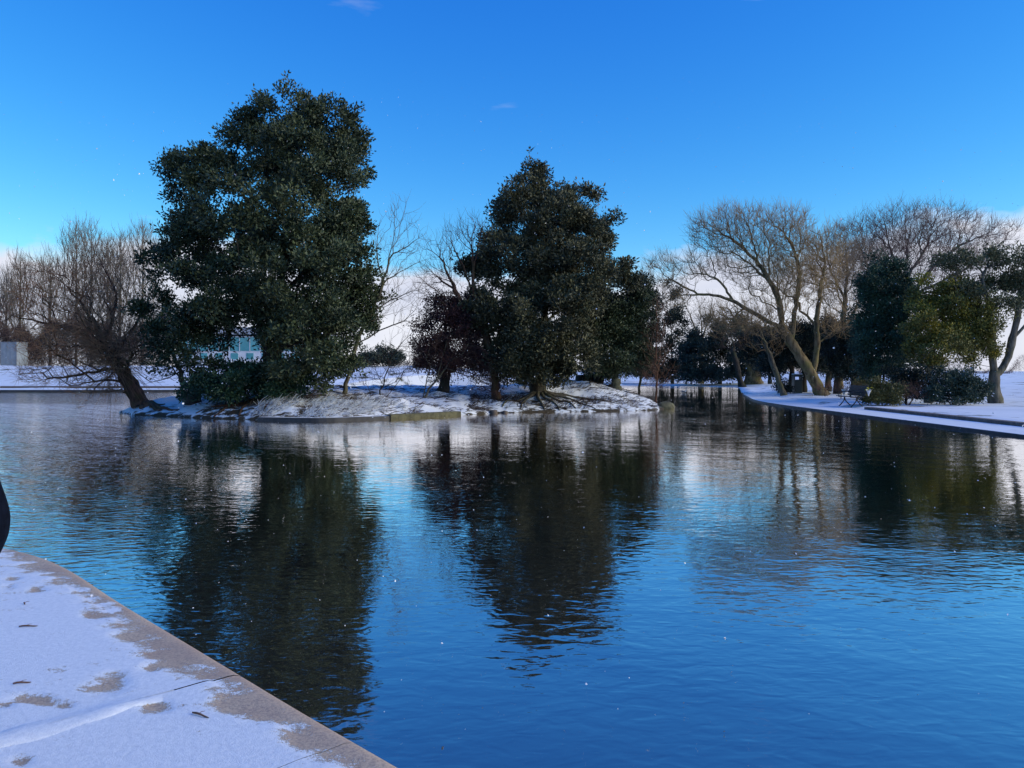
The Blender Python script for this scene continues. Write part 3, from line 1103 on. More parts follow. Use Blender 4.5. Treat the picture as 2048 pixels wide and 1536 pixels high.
def red_shoots(base, r):
    n = 520
    h = r.random(n) ** 0.8 * 2.1
    a = r.random(n) * 6.283
    p0 = np.stack([np.cos(a) * 0.16 - h * 0.05, np.sin(a) * 0.16, h], 1)
    d = norm(np.stack([np.cos(a) - 0.35, np.sin(a), 0.55 + 0 * a], 1) + r.normal(size=(n, 3)) * 0.35)
    l = r.uniform(0.3, 1.5, (n, 1)) * np.clip(0.4 + h[:, None] * 0.5, 0, 1)
    return twigs_np(p0, p0 + d * l * 0.5 + np.array([0, 0, 0.05]), p0 + d * l + np.array([0, 0, 0.0]) - np.array([0, 0, 1.0]) * l * 0.15, 0.007)


def willow_shoots(base, r):
    n = 900
    u = r.random(n)
    head = np.array([W(232, 730, 31.4), W(205, 695, 31.4)]) - base
    p0 = head[0] + (head[1] - head[0]) * (u[:, None] * 2.2 - 0.4) + norm(r.normal(size=(n, 3))) * 0.36
    d = norm(norm(p0 - head.mean(0)) * 0.8 + r.normal(size=(n, 3)) * np.array([0.8, 0.7, 0.45]) + np.array([-0.25, -0.1, 0.12]))
    l = r.uniform(0.4, 1.9, (n, 1))
    return twigs_np(p0, p0 + d * l * 0.5 + np.array([0, 0, 0.06]), p0 + d * l - np.array([0, 0, 0.18]) * l, 0.0075)


bare('willow_tree', 'leafless leaning willow with rust red twigs overhanging the water at the island end', 'tree', 31.4,
     [[(284, 822), (272, 795), (258, 765), (240, 735), (222, 712), (205, 695)], [(205, 695), (170, 670), (120, 650), (60, 640), (5, 625)],
      [(205, 695), (190, 640), (150, 590), (100, 540), (60, 515)], [(205, 695), (225, 640), (235, 590), (205, 530), (185, 495)],
      [(222, 712), (265, 660), (300, 600), (320, 540)], [(205, 695), (160, 695), (110, 690), (75, 715)], [(240, 735), (180, 745), (120, 755), (60, 765)],
      [(240, 735), (200, 765), (175, 790), (170, 812)], [(222, 712), (250, 690, -1), (240, 660, -1.5)], [(222, 712), (280, 690), (330, 690)]],
     [(120, 590, 95, 70, -.3), (60, 640, 70, 50, .4), (200, 560, 80, 70), (250, 610, 75, 70, -.6), (150, 680, 110, 50, -.8), (120, 745, 90, 26), (200, 775, 60, 20, -.3),
      (290, 660, 60, 70), (250, 700, 60, 40, -1), (180, 640, 100, 70, 1.2)],
     1700, M['bark_red'], M['tw_will'], 0.30, 21, True, shoots=willow_shoots, twn=4, twl=0.65, rtip=0.0065, upt=0.15, wig=0.2)
bare('slanting_tree', 'thin mossy trunk slanting beside the dark stump near the leaning willow', 'tree', 30.6,
     [[(374, 785), (360, 745), (345, 700), (335, 660), (310, 610)], [(360, 745), (330, 760), (290, 768)], [(345, 700), (375, 650), (390, 610)]],
     [(310, 740, 60, 30), (330, 650, 45, 60), (370, 640, 40, 50), (290, 700, 40, 40)], 120, M['bark_grey'], M['tw_yellow'], 0.11, 22, True, twl=0.5)
bare('sapling', 'pale leafless young tree slanting up between the two big island evergreens', 'tree', 30.0,
     [[(688, 800), (698, 745), (712, 690), (745, 620), (765, 570), (782, 510), (800, 460), (812, 405)], [(745, 620), (800, 590), (850, 575)],
      [(765, 570), (810, 535), (850, 520)], [(782, 510), (820, 490), (848, 470)], [(765, 570), (752, 510), (758, 450)], [(712, 690), (780, 650), (840, 640)],
      [(775, 535), (790, 470), (790, 420)]],
     [(800, 440, 40, 45), (780, 520, 55, 60), (820, 560, 55, 60), (790, 620, 60, 50), (820, 480, 35, 40), (758, 500, 18, 50)],
     210, M['bark_grey'], M['tw_pale'], 0.085, 23, True, w=0.55, twn=2, twl=0.5, rtip=0.0055, upt=0.45, wig=0.08)
bare('twiggy_tree', 'leafless tree with shaggy red shoots round its trunk, left of the olive cone', 'tree', 32.8,
     [[(992, 796), (990, 745), (982, 700), (965, 660), (950, 600), (946, 540), (944, 470)], [(965, 660), (920, 600), (890, 540), (872, 480)],
      [(950, 600), (930, 540), (905, 490)], [(946, 540), (960, 480), (965, 445)]],
     [(880, 520, 40, 50), (910, 480, 36, 40), (940, 470, 36, 40), (880, 580, 50, 40), (850, 560, 30, 40), (960, 460, 24, 30)],
     420, M['bark_red'], M['tw_purple'], 0.17, 24, True, w=0.5, twn=2, twl=0.5, rtip=0.0055, shoots=red_shoots)
bare('drooping_shrub', 'bare shrub of arching grey stems below the purple tree', 'shrub', 31.8,
     [[(846, 806), (870, 765), (900, 720), (940, 700)], [(846, 806), (850, 770), (862, 735)], [(870, 765), (890, 700), (900, 660)]],
     [(900, 690, 70, 40, -.3), (870, 730, 45, 35), (940, 700, 40, 40, -.6), (960, 750, 30, 30, -.6)], 150, M['bark_grey'], M['tw_dark'], 0.05, 25, True, twl=0.6,
     upt=-0.2, split=0.018)
bare('scrub', 'tangle of thin bare stems on the snowy dip of the island', 'shrub', 31.0,
     [[(760, 815), (765, 770), (780, 720), (800, 690)], [(760, 815), (735, 780), (725, 740)], [(760, 815), (790, 770), (815, 735)]],
     [(770, 740, 70, 40), (800, 720, 45, 45), (730, 770, 50, 30), (815, 690, 35, 35)], 130, M['bark_dark'], M['tw_dark'], 0.03, 26, True, twl=0.5, split=0.012)
bare('sapling', 'slender dark sapling on the sloping tip of the island', 'tree', 36.6,
     [[(1276, 792), (1282, 755), (1295, 715), (1305, 670)]], [(1305, 670, 28, 50), (1310, 620, 22, 40), (1290, 720, 26, 30)], 70, M['bark_dark'], M['tw_dark'],
     0.06, 27, True, twl=0.5)
bare('red_twig_tree', 'thin leafless tree with a haze of dull red twigs at the island tip', 'tree', 36.0,
     [[(1312, 803), (1314, 760), (1312, 700), (1316, 640), (1314, 600)]], [(1315, 640, 26, 45), (1312, 700, 28, 50), (1322, 750, 30, 40), (1302, 740, 20, 40)],
     170, M['bark_red'], M['tw_red'], 0.05, 28, True, twl=0.55, twn=3, upt=0.1)

# ------------------------------------------------------------------ the trees on the right bank
bare('willow_tree', 'large golden leafless willow leaning over the channel with crooked limbs', 'tree', 48.0,
     [[(1645, 795), (1632, 765), (1618, 740), (1600, 712), (1582, 685), (1565, 655)], [(1565, 655), (1530, 640), (1500, 622), (1465, 600), (1430, 590), (1400, 590), (1370, 575), (1345, 560)],
      [(1565, 655), (1560, 610), (1545, 570), (1515, 540), (1490, 520), (1465, 505)], [(1545, 570), (1520, 530), (1480, 490), (1450, 470), (1420, 450)],
      [(1582, 685), (1590, 620), (1600, 560), (1590, 500), (1560, 450)], [(1625, 750), (1634, 700), (1632, 650), (1640, 590), (1650, 520), (1640, 470)],
      [(1632, 650), (1600, 620), (1570, 590)], [(1565, 655), (1500, 655), (1450, 660), (1410, 650)], [(1634, 690), (1680, 650), (1720, 640)],
      [(1465, 600), (1440, 560), (1400, 545), (1380, 550)], [(1400, 590), (1350, 590), (1320, 610)]],
     [(1450, 460, 72, 45), (1410, 470, 36, 40), (1500, 460, 70, 50), (1560, 450, 50, 40, .5), (1590, 470, 55, 50, -.4), (1480, 520, 80, 40, .4), (1320, 545, 40, 36),
      (1380, 540, 50, 36, .5), (1540, 560, 80, 60, 1), (1610, 560, 70, 70, -.8), (1460, 640, 70, 30, -.5), (1550, 640, 60, 40, -1), (1650, 520, 50, 70, .8), (1350, 600, 40, 26),
      (1590, 520, 70, 80, 1.4), (1680, 640, 40, 40, -1)],
     3000, M['bark_gold'], M['tw_gold'], 0.36, 31, w=0.33, twn=5, twl=0.72, rtip=0.0085, wig=0.16, upt=0.55, split=0.03)
bare('leaning_tree', 'thin dark trunk leaning left in front of the evergreens by the channel', 'tree', 50.0,
     [[(1568, 787), (1555, 755), (1540, 715), (1528, 680), (1515, 650)]], [(1515, 650, 40, 30), (1530, 690, 50, 24), (1490, 670, 30, 30)], 90, M['bark_grey'], M['tw_gold'],
     0.17, 32, twl=0.6)
bare('bare_tree', 'upright leafless tree with brownish crown right of the golden willow', 'tree', 53.0,
     [[(1680, 782), (1680, 730), (1685, 670), (1690, 600), (1695, 540), (1690, 480)], [(1685, 670), (1720, 600), (1735, 540)], [(1690, 600), (1660, 540), (1650, 490)]],
     [(1685, 490, 50, 48), (1660, 540, 46, 60), (1720, 540, 50, 60), (1690, 610, 60, 60)], 1100, M['bark_gold'], M['tw_grey'], 0.22, 33, twn=5, twl=0.7, rtip=0.0085, w=0.4,
     split=0.03)
bare('bare_tree', 'broad leafless tree with purple tinged crown rising behind the dark evergreen', 'tree', 58.0,
     [[(1800, 780), (1800, 700), (1805, 620), (1810, 560), (1815, 500)], [(1800, 700), (1760, 600), (1730, 520), (1710, 470)], [(1805, 620), (1860, 540), (1920, 490), (1980, 465)],
      [(1810, 560), (1780, 500), (1770, 450)], [(1810, 560), (1850, 500), (1870, 440)], [(1805, 600), (1890, 560), (1960, 520), (2010, 480)]],
     [(1740, 480, 70, 55), (1800, 455, 75, 48), (1870, 455, 80, 50), (1940, 475, 65, 50), (2000, 475, 36, 36), (1720, 540, 60, 60), (1830, 520, 110, 60), (1930, 530, 70, 50),
      (1780, 520, 80, 60, 1.5)],
     2900, M['bark_grey'], M['tw_purple'], 0.34, 34, twn=4, twl=0.8, rtip=0.009, w=0.4, split=0.032)
evergreen('evergreen_tree', 'tall deep green evergreen standing behind the bench and the mixed shrubs', 'tree', 41.5,
          [[(1754, 790), (1754, 740), (1760, 670), (1770, 590), (1775, 530)], [(1766, 788), (1768, 740), (1785, 680)]],
          [(1772, 530, 34, 32), (1790, 560, 42, 40, .3), (1755, 575, 40, 44, -.3), (1790, 620, 45, 55, -.6), (1748, 630, 36, 48), (1770, 690, 60, 55, -.6), (1744, 690, 32, 42, .2),
           (1796, 720, 36, 38), (1748, 735, 36, 26), (1775, 600, 50, 70, 1.2)],
          5600, 14, (0.13, 0.062), M['deep'], M['bark_dark'], 0.26, 41, gap=0.14, limbs=80)
evergreen('yellow_leaf_tree', 'evergreen tree with yellow splashed leaves beside the forked trunk', 'tree', 38.5,
          [[(1857, 800), (1856, 760), (1860, 720), (1880, 670), (1890, 620)], [(1860, 720), (1920, 690), (1950, 660)]],
          [(1865, 590, 52, 38), (1910, 600, 50, 44, .3), (1860, 650, 56, 52, -.5), (1930, 650, 55, 50, -.3), (1890, 700, 75, 42, -.9), (1955, 700, 40, 36, -.4), (1850, 715, 42, 30, -.4),
           (1846, 605, 26, 30, .4), (1962, 640, 46, 48, -.6), (1968, 684, 40, 38, -.7), (1930, 570, 36, 32, .6), (1895, 640, 70, 60, 1)],
          5200, 14, (0.12, 0.06), M['yellow'], M['bark_grey'], 0.17, 42, gap=0.16, limbs=80, rc=0.24)
evergreen('forked_tree', 'tree with a stout forked grey trunk and open olive foliage on the snowy lawn', 'tree', 38.0,
          [[(1991, 801), (1989, 775), (1989, 745), (1984, 715), (1985, 660), (1975, 600), (1965, 560)], [(1989, 752), (2005, 738), (2016, 715), (2024, 680), (2036, 630), (2045, 570)],
           [(1989, 735), (1960, 730), (1940, 715), (1920, 690)], [(1985, 660), (1950, 610), (1910, 560)], [(2024, 680), (2060, 640), (2090, 600)]],
          [(1920, 525, 40, 26), (1975, 515, 40, 26), (2030, 520, 40, 28), (1990, 565, 46, 26, .5), (2050, 570, 40, 36), (2010, 610, 36, 26, -.4), (2064, 620, 36, 30, .3),
           (1940, 580, 32, 24, -.3), (2090, 560, 36, 36), (1965, 640, 24, 24)],
          2100, 12, (0.13, 0.06), M['sparse'], M['bark_grey'], 0.27, 43, gap=0.24, limbs=170, rc=0.26, gapwl=1.1)
# a stand of dark evergreens behind the willow, each with its own trunk
STAND = [(1582, 788, 55.0, [(1560, 700, 46, 40), (1590, 680, 50, 36), (1545, 730, 34, 22)], 'dark evergreen behind the thin leaning trunk by the channel'),
         (1607, 786, 56.0, [(1610, 690, 46, 46), (1630, 720, 40, 30), (1590, 725, 30, 26)], 'dark evergreen directly behind the golden willow, its trunk beside the green bin'),
         (1656, 778, 57.0, [(1650, 680, 40, 46), (1665, 720, 34, 34)], 'dark evergreen just right of the golden willow trunk'),
         (1674, 780, 52.0, [(1680, 700, 34, 40), (1690, 730, 30, 28)], 'dark evergreen with the second trunk right of the willow'),
         (1708, 786, 50.0, [(1705, 690, 36, 42), (1715, 730, 34, 30)], 'dark evergreen with its slim trunk just behind the bench')]
for q, (bx_, by_, yy, lb, lab) in enumerate(STAND):
    evergreen('evergreen_tree', lab, 'tree', yy, [[(bx_, by_), (bx_ + 2, by_ - 50), (lb[0][0], lb[0][1])]], lb, 2200, 13, (0.15, 0.075), M['dark'], M['bark_dark'], 0.20, 50 + q,
              gap=0.24, limbs=40, group='dark evergreens standing behind the willow', rc=0.3)
# far side of the channel
FARS = [('rhododendron_bush', 'wide mound of grey green evergreen foliage hanging over the end of the channel', 'bush', 88.0, (1440, 768),
         [(1400, 720, 46, 40), (1450, 715, 50, 46, -1), (1390, 690, 36, 30, 1), (1470, 680, 46, 40), (1420, 670, 40, 30, 1), (1500, 720, 34, 34), (1430, 748, 60, 18, -1)], 'far', 2400, 61),
        ('conifer_tree', 'dark layered conifer on the far bank just beyond the island tip', 'tree', 95.0, (1345, 765),
         [(1340, 600, 22, 36), (1345, 660, 34, 36), (1335, 710, 46, 36), (1320, 740, 40, 22), (1365, 730, 30, 28)], 'dark', 1600, 62),
        ('evergreen_tree', 'dark evergreen canopy behind the pale thick trunk at the channel end', 'tree', 82.0, (1540, 765),
         [(1530, 690, 36, 34), (1560, 710, 34, 28), (1505, 700, 30, 30), (1590, 700, 30, 30)], 'dark', 1500, 63),
        ('evergreen_bush', 'low grey green bush across the water between the two big evergreens', 'bush', 97.0, (755, 738),
         [(755, 718, 34, 16), (730, 722, 26, 12), (785, 722, 22, 12)], 'far', 700, 64),
        ('evergreen_bush', 'dark bush on the far bank behind the purple leaved tree', 'bush', 98.0, (900, 745),
         [(880, 735, 40, 14), (930, 730, 40, 16), (980, 735, 40, 14)], 'far', 700, 65),
        ('evergreen_bush', 'dark bush on the far bank seen below the rounded evergreen', 'bush', 96.0, (1270, 760),
         [(1250, 740, 40, 16), (1295, 735, 34, 22), (1210, 745, 36, 12)], 'dark', 900, 66)]
for nm, lab, cat, yy, bp, lb, mt, nc, sd_ in FARS:
    lb = [(L[0], L[1] - 3, L[2] * 1.25, L[3] * 1.15) + tuple(L[4:]) for L in lb]
    nc = int(nc * 1.7)
    evergreen(nm, lab, cat, yy, [[bp, (bp[0], bp[1] - 25), (lb[0][0], lb[0][1])]], lb, nc, 12, (0.26, 0.12), M[mt], M['bark_dark'], 0.18, sd_, gap=0.12, limbs=40, rc=0.42, gapwl=2.5)
bare('bare_tree', 'stout pale leafless trunk on the far bank at the end of the channel', 'tree', 84.0,
     [[(1508, 772), (1506, 745), (1504, 715), (1500, 680)], [(1504, 715), (1480, 660), (1460, 620)], [(1504, 715), (1530, 650)]],
     [(1470, 620, 50, 36), (1420, 630, 40, 36), (1520, 640, 40, 36), (1440, 660, 50, 24)], 200, M['bark_gold'], M['tw_gold'], 0.85, 35, twl=0.8, rtip=0.012, split=0.05)
bare('leaning_tree', 'dark crooked trunk leaning out beside the stout pale trunk at the channel end', 'tree', 80.0,
     [[(1486, 774), (1478, 755), (1474, 730), (1465, 700)]], [(1460, 690, 30, 26), (1480, 670, 26, 26)], 60, M['bark_dark'], M['tw_dark'], 0.30, 36, twl=0.8, rtip=0.012, split=0.05)
bare('bare_tree', 'wispy leafless tree on the far bank under the willow limb', 'tree', 96.0,
     [[(1402, 762), (1402, 700), (1404, 660), (1400, 620)], [(1402, 690), (1380, 630), (1365, 600)], [(1404, 680), (1420, 630), (1425, 600)]],
     [(1400, 620, 46, 36), (1370, 650, 36, 40), (1430, 640, 36, 40)], 160, M['bark_gold'], M['tw_grey'], 0.3, 37, twl=0.9, rtip=0.012, split=0.05)
# ------------------------------------------------------------------ the poplars and the thicket on the far bank at the left
POP = [(40, 500, 24, 'far left poplar standing alone at the edge of the view'), (12, 540, 16, 'short poplar at the very edge of the view'),
       (100, 500, 24, 'shorter poplar left of the tallest pair'), (152, 432, 26, 'tallest poplar, first of the pair against the blue sky'),
       (182, 436, 22, 'poplar close to the right of the tallest one, by the lamp post'), (215, 470, 22, 'poplar in the gap right of the tallest pair'),
       (240, 455, 22, 'poplar second from the big evergreen'), (285, 432, 30, 'poplar rising right beside the big evergreen')]
for q, (xx, ty, hw, lab) in enumerate(POP):
    yy = 118 + (q * 7) % 12
    bare('poplar_tree', 'leafless ' + lab, 'tree', yy, [[(xx, 728), (xx, 660), (xx + 1, 560), (xx, ty + 20)]],
         [(xx, ty + 50, hw * .75, 50), (xx, (ty + 640) / 2, hw, (640 - ty) * .42), (xx, 620, hw * .9, 50)], 560, M['bark_grey'], M['tw_pale'], 0.22, 70 + q,
         group='poplars on the far bank', w=0.75, twn=3, twl=1.2, rtip=0.019, upt=1.3, up=0.6, split=0.045, wig=0.06, seg=0.6, inner=0.2)


def thicket(name, lab, cat, x0, x1, ytop, Y, n, mat, seed, hz, ybase=732):
    r = np.random.default_rng(seed)
    xs = r.uniform(x0, x1, n)
    yy = Y + r.uniform(-2, 6, n)
    hgt_ = r.random(n) ** 0.7
    top = ytop + 18 * np.sin(xs * 0.035 + seed) + 10 * np.sin(xs * 0.11)
    py = ybase + (top - ybase) * hgt_
    P0 = np.stack([(xs - CX) / F * yy, yy, H - (py - HY) / F * yy], 1)
    d = norm(r.normal(size=(n, 3)) * np.array([.55, .55, .3]) + np.array([0, 0, .7]))
    l = r.uniform(0.5, 1.6, (n, 1)) * hz
    v, f = twigs_np(P0 - d * l * .5, P0 + r.normal(size=(n, 3)) * .08, P0 + d * l * .5, 0.022)
    o = mobj(name, np_mesh(name, v, [f], mat))
    return tag(o, lab, cat, kind='stuff')


thicket('thicket', 'brown leafless thicket along the top of the far snowy bank', 'thicket', -60, 345, 648, 108.0, 14000, M['tw_thick'], 81, 1.25)
thicket('thicket', 'low leafless scrub on the far bank behind the island', 'thicket', 640, 1330, 722, 108.0, 5000, M['tw_dark'], 82, 0.7, 742)
thicket('hedgerow', 'thin dark hedgerow along the far edge of the snowy field', 'hedge', 1480, 2200, 729, 235.0, 5200, M['tw_purple'], 83, 1.7, 743)

# ------------------------------------------------------------------ shrubs by the bench
evergreen('shrub', 'yellow green and reddish clipped shrub right behind the bench', 'shrub', 34.6, [[(1765, 812), (1764, 795), (1762, 780)]],
          [(1762, 778, 36, 26), (1750, 788, 28, 24, -.2), (1782, 786, 28, 26), (1765, 796, 42, 18, -.2)], 1500, 13, (0.085, 0.045), M['hedge_mix'], M['bark_red'], 0.04, 91, gap=0.05,
          limbs=70, rc=0.16)
bare('shrub', 'reddish leafless shrub between the two leafy shrubs', 'shrub', 35.0, [[(1815, 812), (1815, 795), (1818, 780)], [(1815, 812), (1800, 790)], [(1815, 812), (1835, 790)]],
     [(1810, 785, 36, 20), (1840, 788, 26, 20), (1820, 800, 40, 10)], 210, M['bark_red'], M['tw_red'], 0.035, 92, twl=0.35, twn=3, split=0.012, seg=.2)
evergreen('shrub', 'black green shrub behind the reddish leafless one', 'shrub', 36.8, [[(1812, 806), (1812, 780), (1812, 760)]],
          [(1812, 756, 40, 30), (1838, 772, 36, 28), (1800, 778, 34, 24), (1852, 764, 28, 28)], 1500, 13, (0.10, 0.05), M['dark'], M['bark_dark'], 0.05, 93, gap=0.08, limbs=50, rc=0.2)
evergreen('shrub', 'wide dark green shrub flecked with snow left of the forked trunk', 'shrub', 35.0, [[(1905, 812), (1905, 790), (1905, 775)]],
          [(1890, 768, 36, 30), (1925, 773, 38, 30), (1952, 778, 30, 30), (1880, 788, 30, 24, -.2), (1915, 793, 54, 20, -.2), (1948, 796, 30, 16)], 2300, 13, (0.10, 0.05), M['snowleaf'],
          M['bark_dark'], 0.05, 94, gap=0.08, limbs=70, rc=0.18)
evergreen('shrub', 'small pale olive shrub in the snow beyond the bench', 'shrub', 47.0, [[(1730, 788), (1730, 778), (1730, 770)]], [(1730, 768, 16, 12), (1722, 774, 10, 8)],
          240, 12, (0.12, 0.05), M['hedge_mix'], M['bark_red'], 0.03, 95, gap=0.05, limbs=20, rc=0.18)
evergreen('shrub', 'low black green shrub at the foot of the thin leaning trunk', 'shrub', 52.0, [[(1560, 787), (1560, 778), (1560, 772)]], [(1558, 773, 14, 10), (1570, 778, 14, 7)],
          240, 12, (0.12, 0.05), M['dark'], M['bark_dark'], 0.03, 96, gap=0.05, limbs=20, rc=0.2)
for q, (xx, by_, yy, w_, h_, lab) in enumerate([(1650, 798, 46.0, 22, 18, 'reddish leafless shrub at the foot of the golden willow'), (1682, 800, 42.0, 16, 16, 'leafless shrub left of the bench'),
                                                (1715, 796, 41.0, 16, 14, 'leafless shrub just beyond the bench back'), (1625, 800, 46.5, 12, 10, 'small leafless shrub on the water side of the willow')]):
    bare('shrub', lab, 'shrub', yy, [[(xx, by_), (xx, by_ - h_)]], [(xx, by_ - h_, w_, h_ * .8)], 110, M['bark_red'], M['tw_red'], 0.02, 97 + q, twl=0.35, twn=3, split=0.012, seg=.2,
         group='leafless shrubs round the willow and bench')


# ------------------------------------------------------------------ stumps, stones, roots and litter on the island
def lump(name, label, cat, base, prof, mat, seed, sides=14, rough=0.1, lean=(0, 0)):
    """a turned shape with an uneven skin; prof = list of (radius, height)"""
    r = np.random.default_rng(seed)
    ph = r.uniform(0, 6.28, 4)
    an = np.arange(sides) * 2 * math.pi / sides
    v = []
    for q, (rad, z) in enumerate(prof):
        k_ = 1 + rough * (np.sin(an * 2 + ph[0] + z) + 0.7 * np.sin(an * 3 + ph[1]) + 0.5 * np.sin(an * 5 + ph[2] + 3 * z))
        zz = z + rough * 0.35 * rad * np.sin(an + ph[3]) * (q > 0)
        v.append(np.stack([np.cos(an) * rad * k_ + lean[0] * z, np.sin(an) * rad * k_ + lean[1] * z, zz], 1))
    v = np.concatenate(v)
    n = len(prof)
    i = (np.arange(n - 1)[:, None] * sides + np.arange(sides)[None]).ravel()
    j = (np.arange(n - 1)[:, None] * sides + (np.arange(sides)[None] + 1) % sides).ravel()
    top_c = len(v)
    v = np.concatenate([v, [[lean[0] * prof[-1][1], lean[1] * prof[-1][1], prof[-1][1]]]])
    tl = (n - 1) * sides + np.arange(sides)
    o = mobj(name, np_mesh(name, v, [np.stack([i, j, j + sides, i + sides], 1), np.stack([tl, np.roll(tl, -1), np.full(sides, top_c)], 1)], mat), loc=base)
    return tag(o, label, cat)


def on_island(px, Y):
    x = (px - CX) / F * Y
    return np.array([x, Y, gz(x, Y, True) - 0.05])


lump('stump', 'dark broken tree stump beside the slanting mossy trunk', 'stump', on_island(386, 30.2), [(.36, 0), (.30, .2), (.27, .5), (.30, .75), (.26, .85), (.12, .80)], M['bark_dark'], 1, lean=(0.1, 0))
lump('stump', 'small pale mossy stub on the snowy slope near the island tip', 'stump', on_island(1234, 36.0), [(.22, 0), (.17, .2), (.16, .42), (.15, .50), (.05, .52)], M['moss_stone'], 2)
lump('stump', 'dark cut log end behind the olive cone tree', 'stump', on_island(1172, 37.6), [(.55, 0), (.52, .15), (.5, .33), (.44, .38), (.2, .39)], M['bark_dark'], 3)
lump('boulder', 'rounded boulder at the waterline on the tip of the island', 'boulder', np.array([6.95, 34.9, -0.08]), [(.42, 0), (.46, .14), (.36, .30), (.16, .38), (.05, .39)], M['moss_stone'], 4, rough=0.16)
lump('boulder', 'small rounded grey stone at the water edge under the shaggy red trunk', 'boulder', np.array([-0.3, 31.1, -0.05]), [(.15, 0), (.16, .06), (.12, .12), (.04, .14)], M['kerb'], 5, rough=0.16)
lump('boulder', 'square grey stone half in the water below the olive cone tree', 'boulder', np.array([-0.75, 30.85, -0.06]), [(.16, 0), (.17, .1), (.15, .19), (.05, .2)], M['kerb'], 6, rough=0.12)


def roots(tree, ends, r0, mat, seed):
    r = np.random.default_rng(seed)
    b0 = np.array(tree.location)
    for ex, ey in ends:
        n = 14
        u = np.linspace(0, 1, n)
        side = np.array([-(ey - b0[1]), ex - b0[0]])
        side = side / np.linalg.norm(side)
        wv2 = np.sin(u * r.uniform(4, 7) + r.uniform(0, 3)) * 0.16 * u
        xy = b0[None, :2] + u[:, None] * (np.array([ex, ey]) - b0[:2])[None] + side[None] * wv2[:, None]
        rr = r0 * (1 - 0.75 * u) * r.uniform(0.8, 1.2)
        z = np.maximum(island_z(xy), -0.15) + rr * 0.35
        z[0] += 0.12
        v, f = tube_np(np.column_stack([xy, z]) - b0, rr, 7)
        mobj('root', np_mesh('root', v, [f], mat), tree)


oaks = {o['label'][:8]: o for o in bpy.data.objects if o.name.startswith('holm_oak') and 'label' in o}
for o in [q for q in bpy.data.objects if 'label' in q]:
    if o['label'].startswith('second tallest'):
        roots(o, [(2.6, 32.2), (3.6, 32.5), (4.6, 33.2), (1.9, 32.0), (1.2, 31.9), (0.2, 31.7), (-0.4, 31.6), (2.9, 33.6)], 0.10, M['bark_grey'], 5)
    elif o['label'].startswith('tallest broad'):
        roots(o, [(-11.6, 28.2), (-10.8, 27.6), (-9.8, 27.3), (-8.6, 27.0), (-7.4, 27.2)], 0.11, M['bark_red'], 6)
    elif o['label'].startswith('leafless leaning willow'):
        roots(o, [(-14.2, 29.9), (-13.3, 29.4), (-12.6, 29.0), (-13.9, 30.8)], 0.14, M['bark_red'], 7)
    elif o['label'].startswith('rounded dark'):
        roots(o, [(4.6, 35.8), (5.2, 36.4), (3.6, 35.4)], 0.10, M['bark_dark'], 8)


def litter(name, label, cat, n, region, mat, seed, ln, rad, tilt, z_off=0.0):
    """fallen twigs and flattened stems lying on the island"""
    r = np.random.default_rng(seed)
    x0, x1, y0, y1 = region
    xy = np.stack([r.uniform(x0, x1, n * 4), r.uniform(y0, y1, n * 4)], 1)
    ok = inside(xy, ISL) & (seg_dist(xy, ISL) > 0.12) & (wob(np.column_stack([xy, 0 * xy[:, 0]]), 1.6, seed % 4) > -0.15)
    xy = xy[ok][:n]
    z = island_z(xy)
    a = r.normal(0.4, 0.9, len(xy))
    d = np.stack([np.cos(a), np.sin(a), r.normal(0, 1, len(xy)) * tilt + tilt * 0.7], 1)
    l = ln * r.uniform(0.4, 1.3, (len(xy), 1))
    p0 = np.column_stack([xy, z + 0.01 + z_off])
    p2 = p0 + d * l
    e = np.maximum(island_z(p2[:, :2]), 0.0) + 0.015 + z_off
    p2[:, 2] = np.maximum(p2[:, 2], e)
    p1 = (p0 + p2) / 2 + np.array([0, 0, 0.02]) + r.normal(size=p0.shape) * 0.015
    v, f = twigs_np(p0, p1, p2, rad)
    o = mobj(name, np_mesh(name, v, [f], mat))
    return tag(o, label, cat, kind='stuff')


litter('twig_litter', 'fallen twigs and dead stems strewn over the island slope', 'twigs', 2600, (-12, 6.6, 26.2, 37), M['tw_dark'], 1, 0.34, 0.010, 0.10)
litter('dead_grass', 'flattened straw coloured stems poking through the snow by the island edging', 'grass', 900, (-9.5, -3.6, 26.3, 29.8), M['tw_grey'], 2, 0.30, 0.007, 0.35)
litter('snowy_stems', 'snow dusted bent stems along the water edge of the island', 'grass', 1500, (-9.2, -4.0, 26.3, 29.2), M['snow_path'], 3, 0.34, 0.010, 0.30, 0.02)
litter('dead_grass', 'short dark tufts of grass along the bank under the olive cone tree', 'grass', 1600, (-1.8, 6.5, 30, 34), M['tw_dark'], 4, 0.22, 0.008, 0.35)

# ------------------------------------------------------------------ bench with flowers
M['slat'] = plain_mat('weathered_bench_wood', (0.040, 0.034, 0.034), 0.7, 0.3, 20.0)
M['iron'] = plain_mat('black_cast_iron', (0.012, 0.013, 0.014), 0.5, 0.2, 20.0)
M['yellow_fl'] = plain_mat('yellow_petal', (0.75, 0.60, 0.03), 0.6, 0.2, 30.0)
M['white_fl'] = plain_mat('white_petal', (0.80, 0.78, 0.72), 0.6, 0.1, 30.0)
M['wrap'] = plain_mat('white_wrapping', (0.72, 0.72, 0.70), 0.5, 0.08, 10.0)
M['stem'] = plain_mat('green_stem', (0.05, 0.11, 0.03), 0.6, 0.2, 20.0)
BX, BY = 15.25, 34.6
bench = root('park_bench', (BX, BY, gz(BX, BY)), 'dark slatted park bench on iron legs facing the water', 'bench')
BLEN = 1.75
for q in range(5):
    boxes('seat_slat', [((-0.26 + q * 0.098, 0, 0.45 - 0.006 * q), (0.082, BLEN, 0.035))], M['slat'], bench)
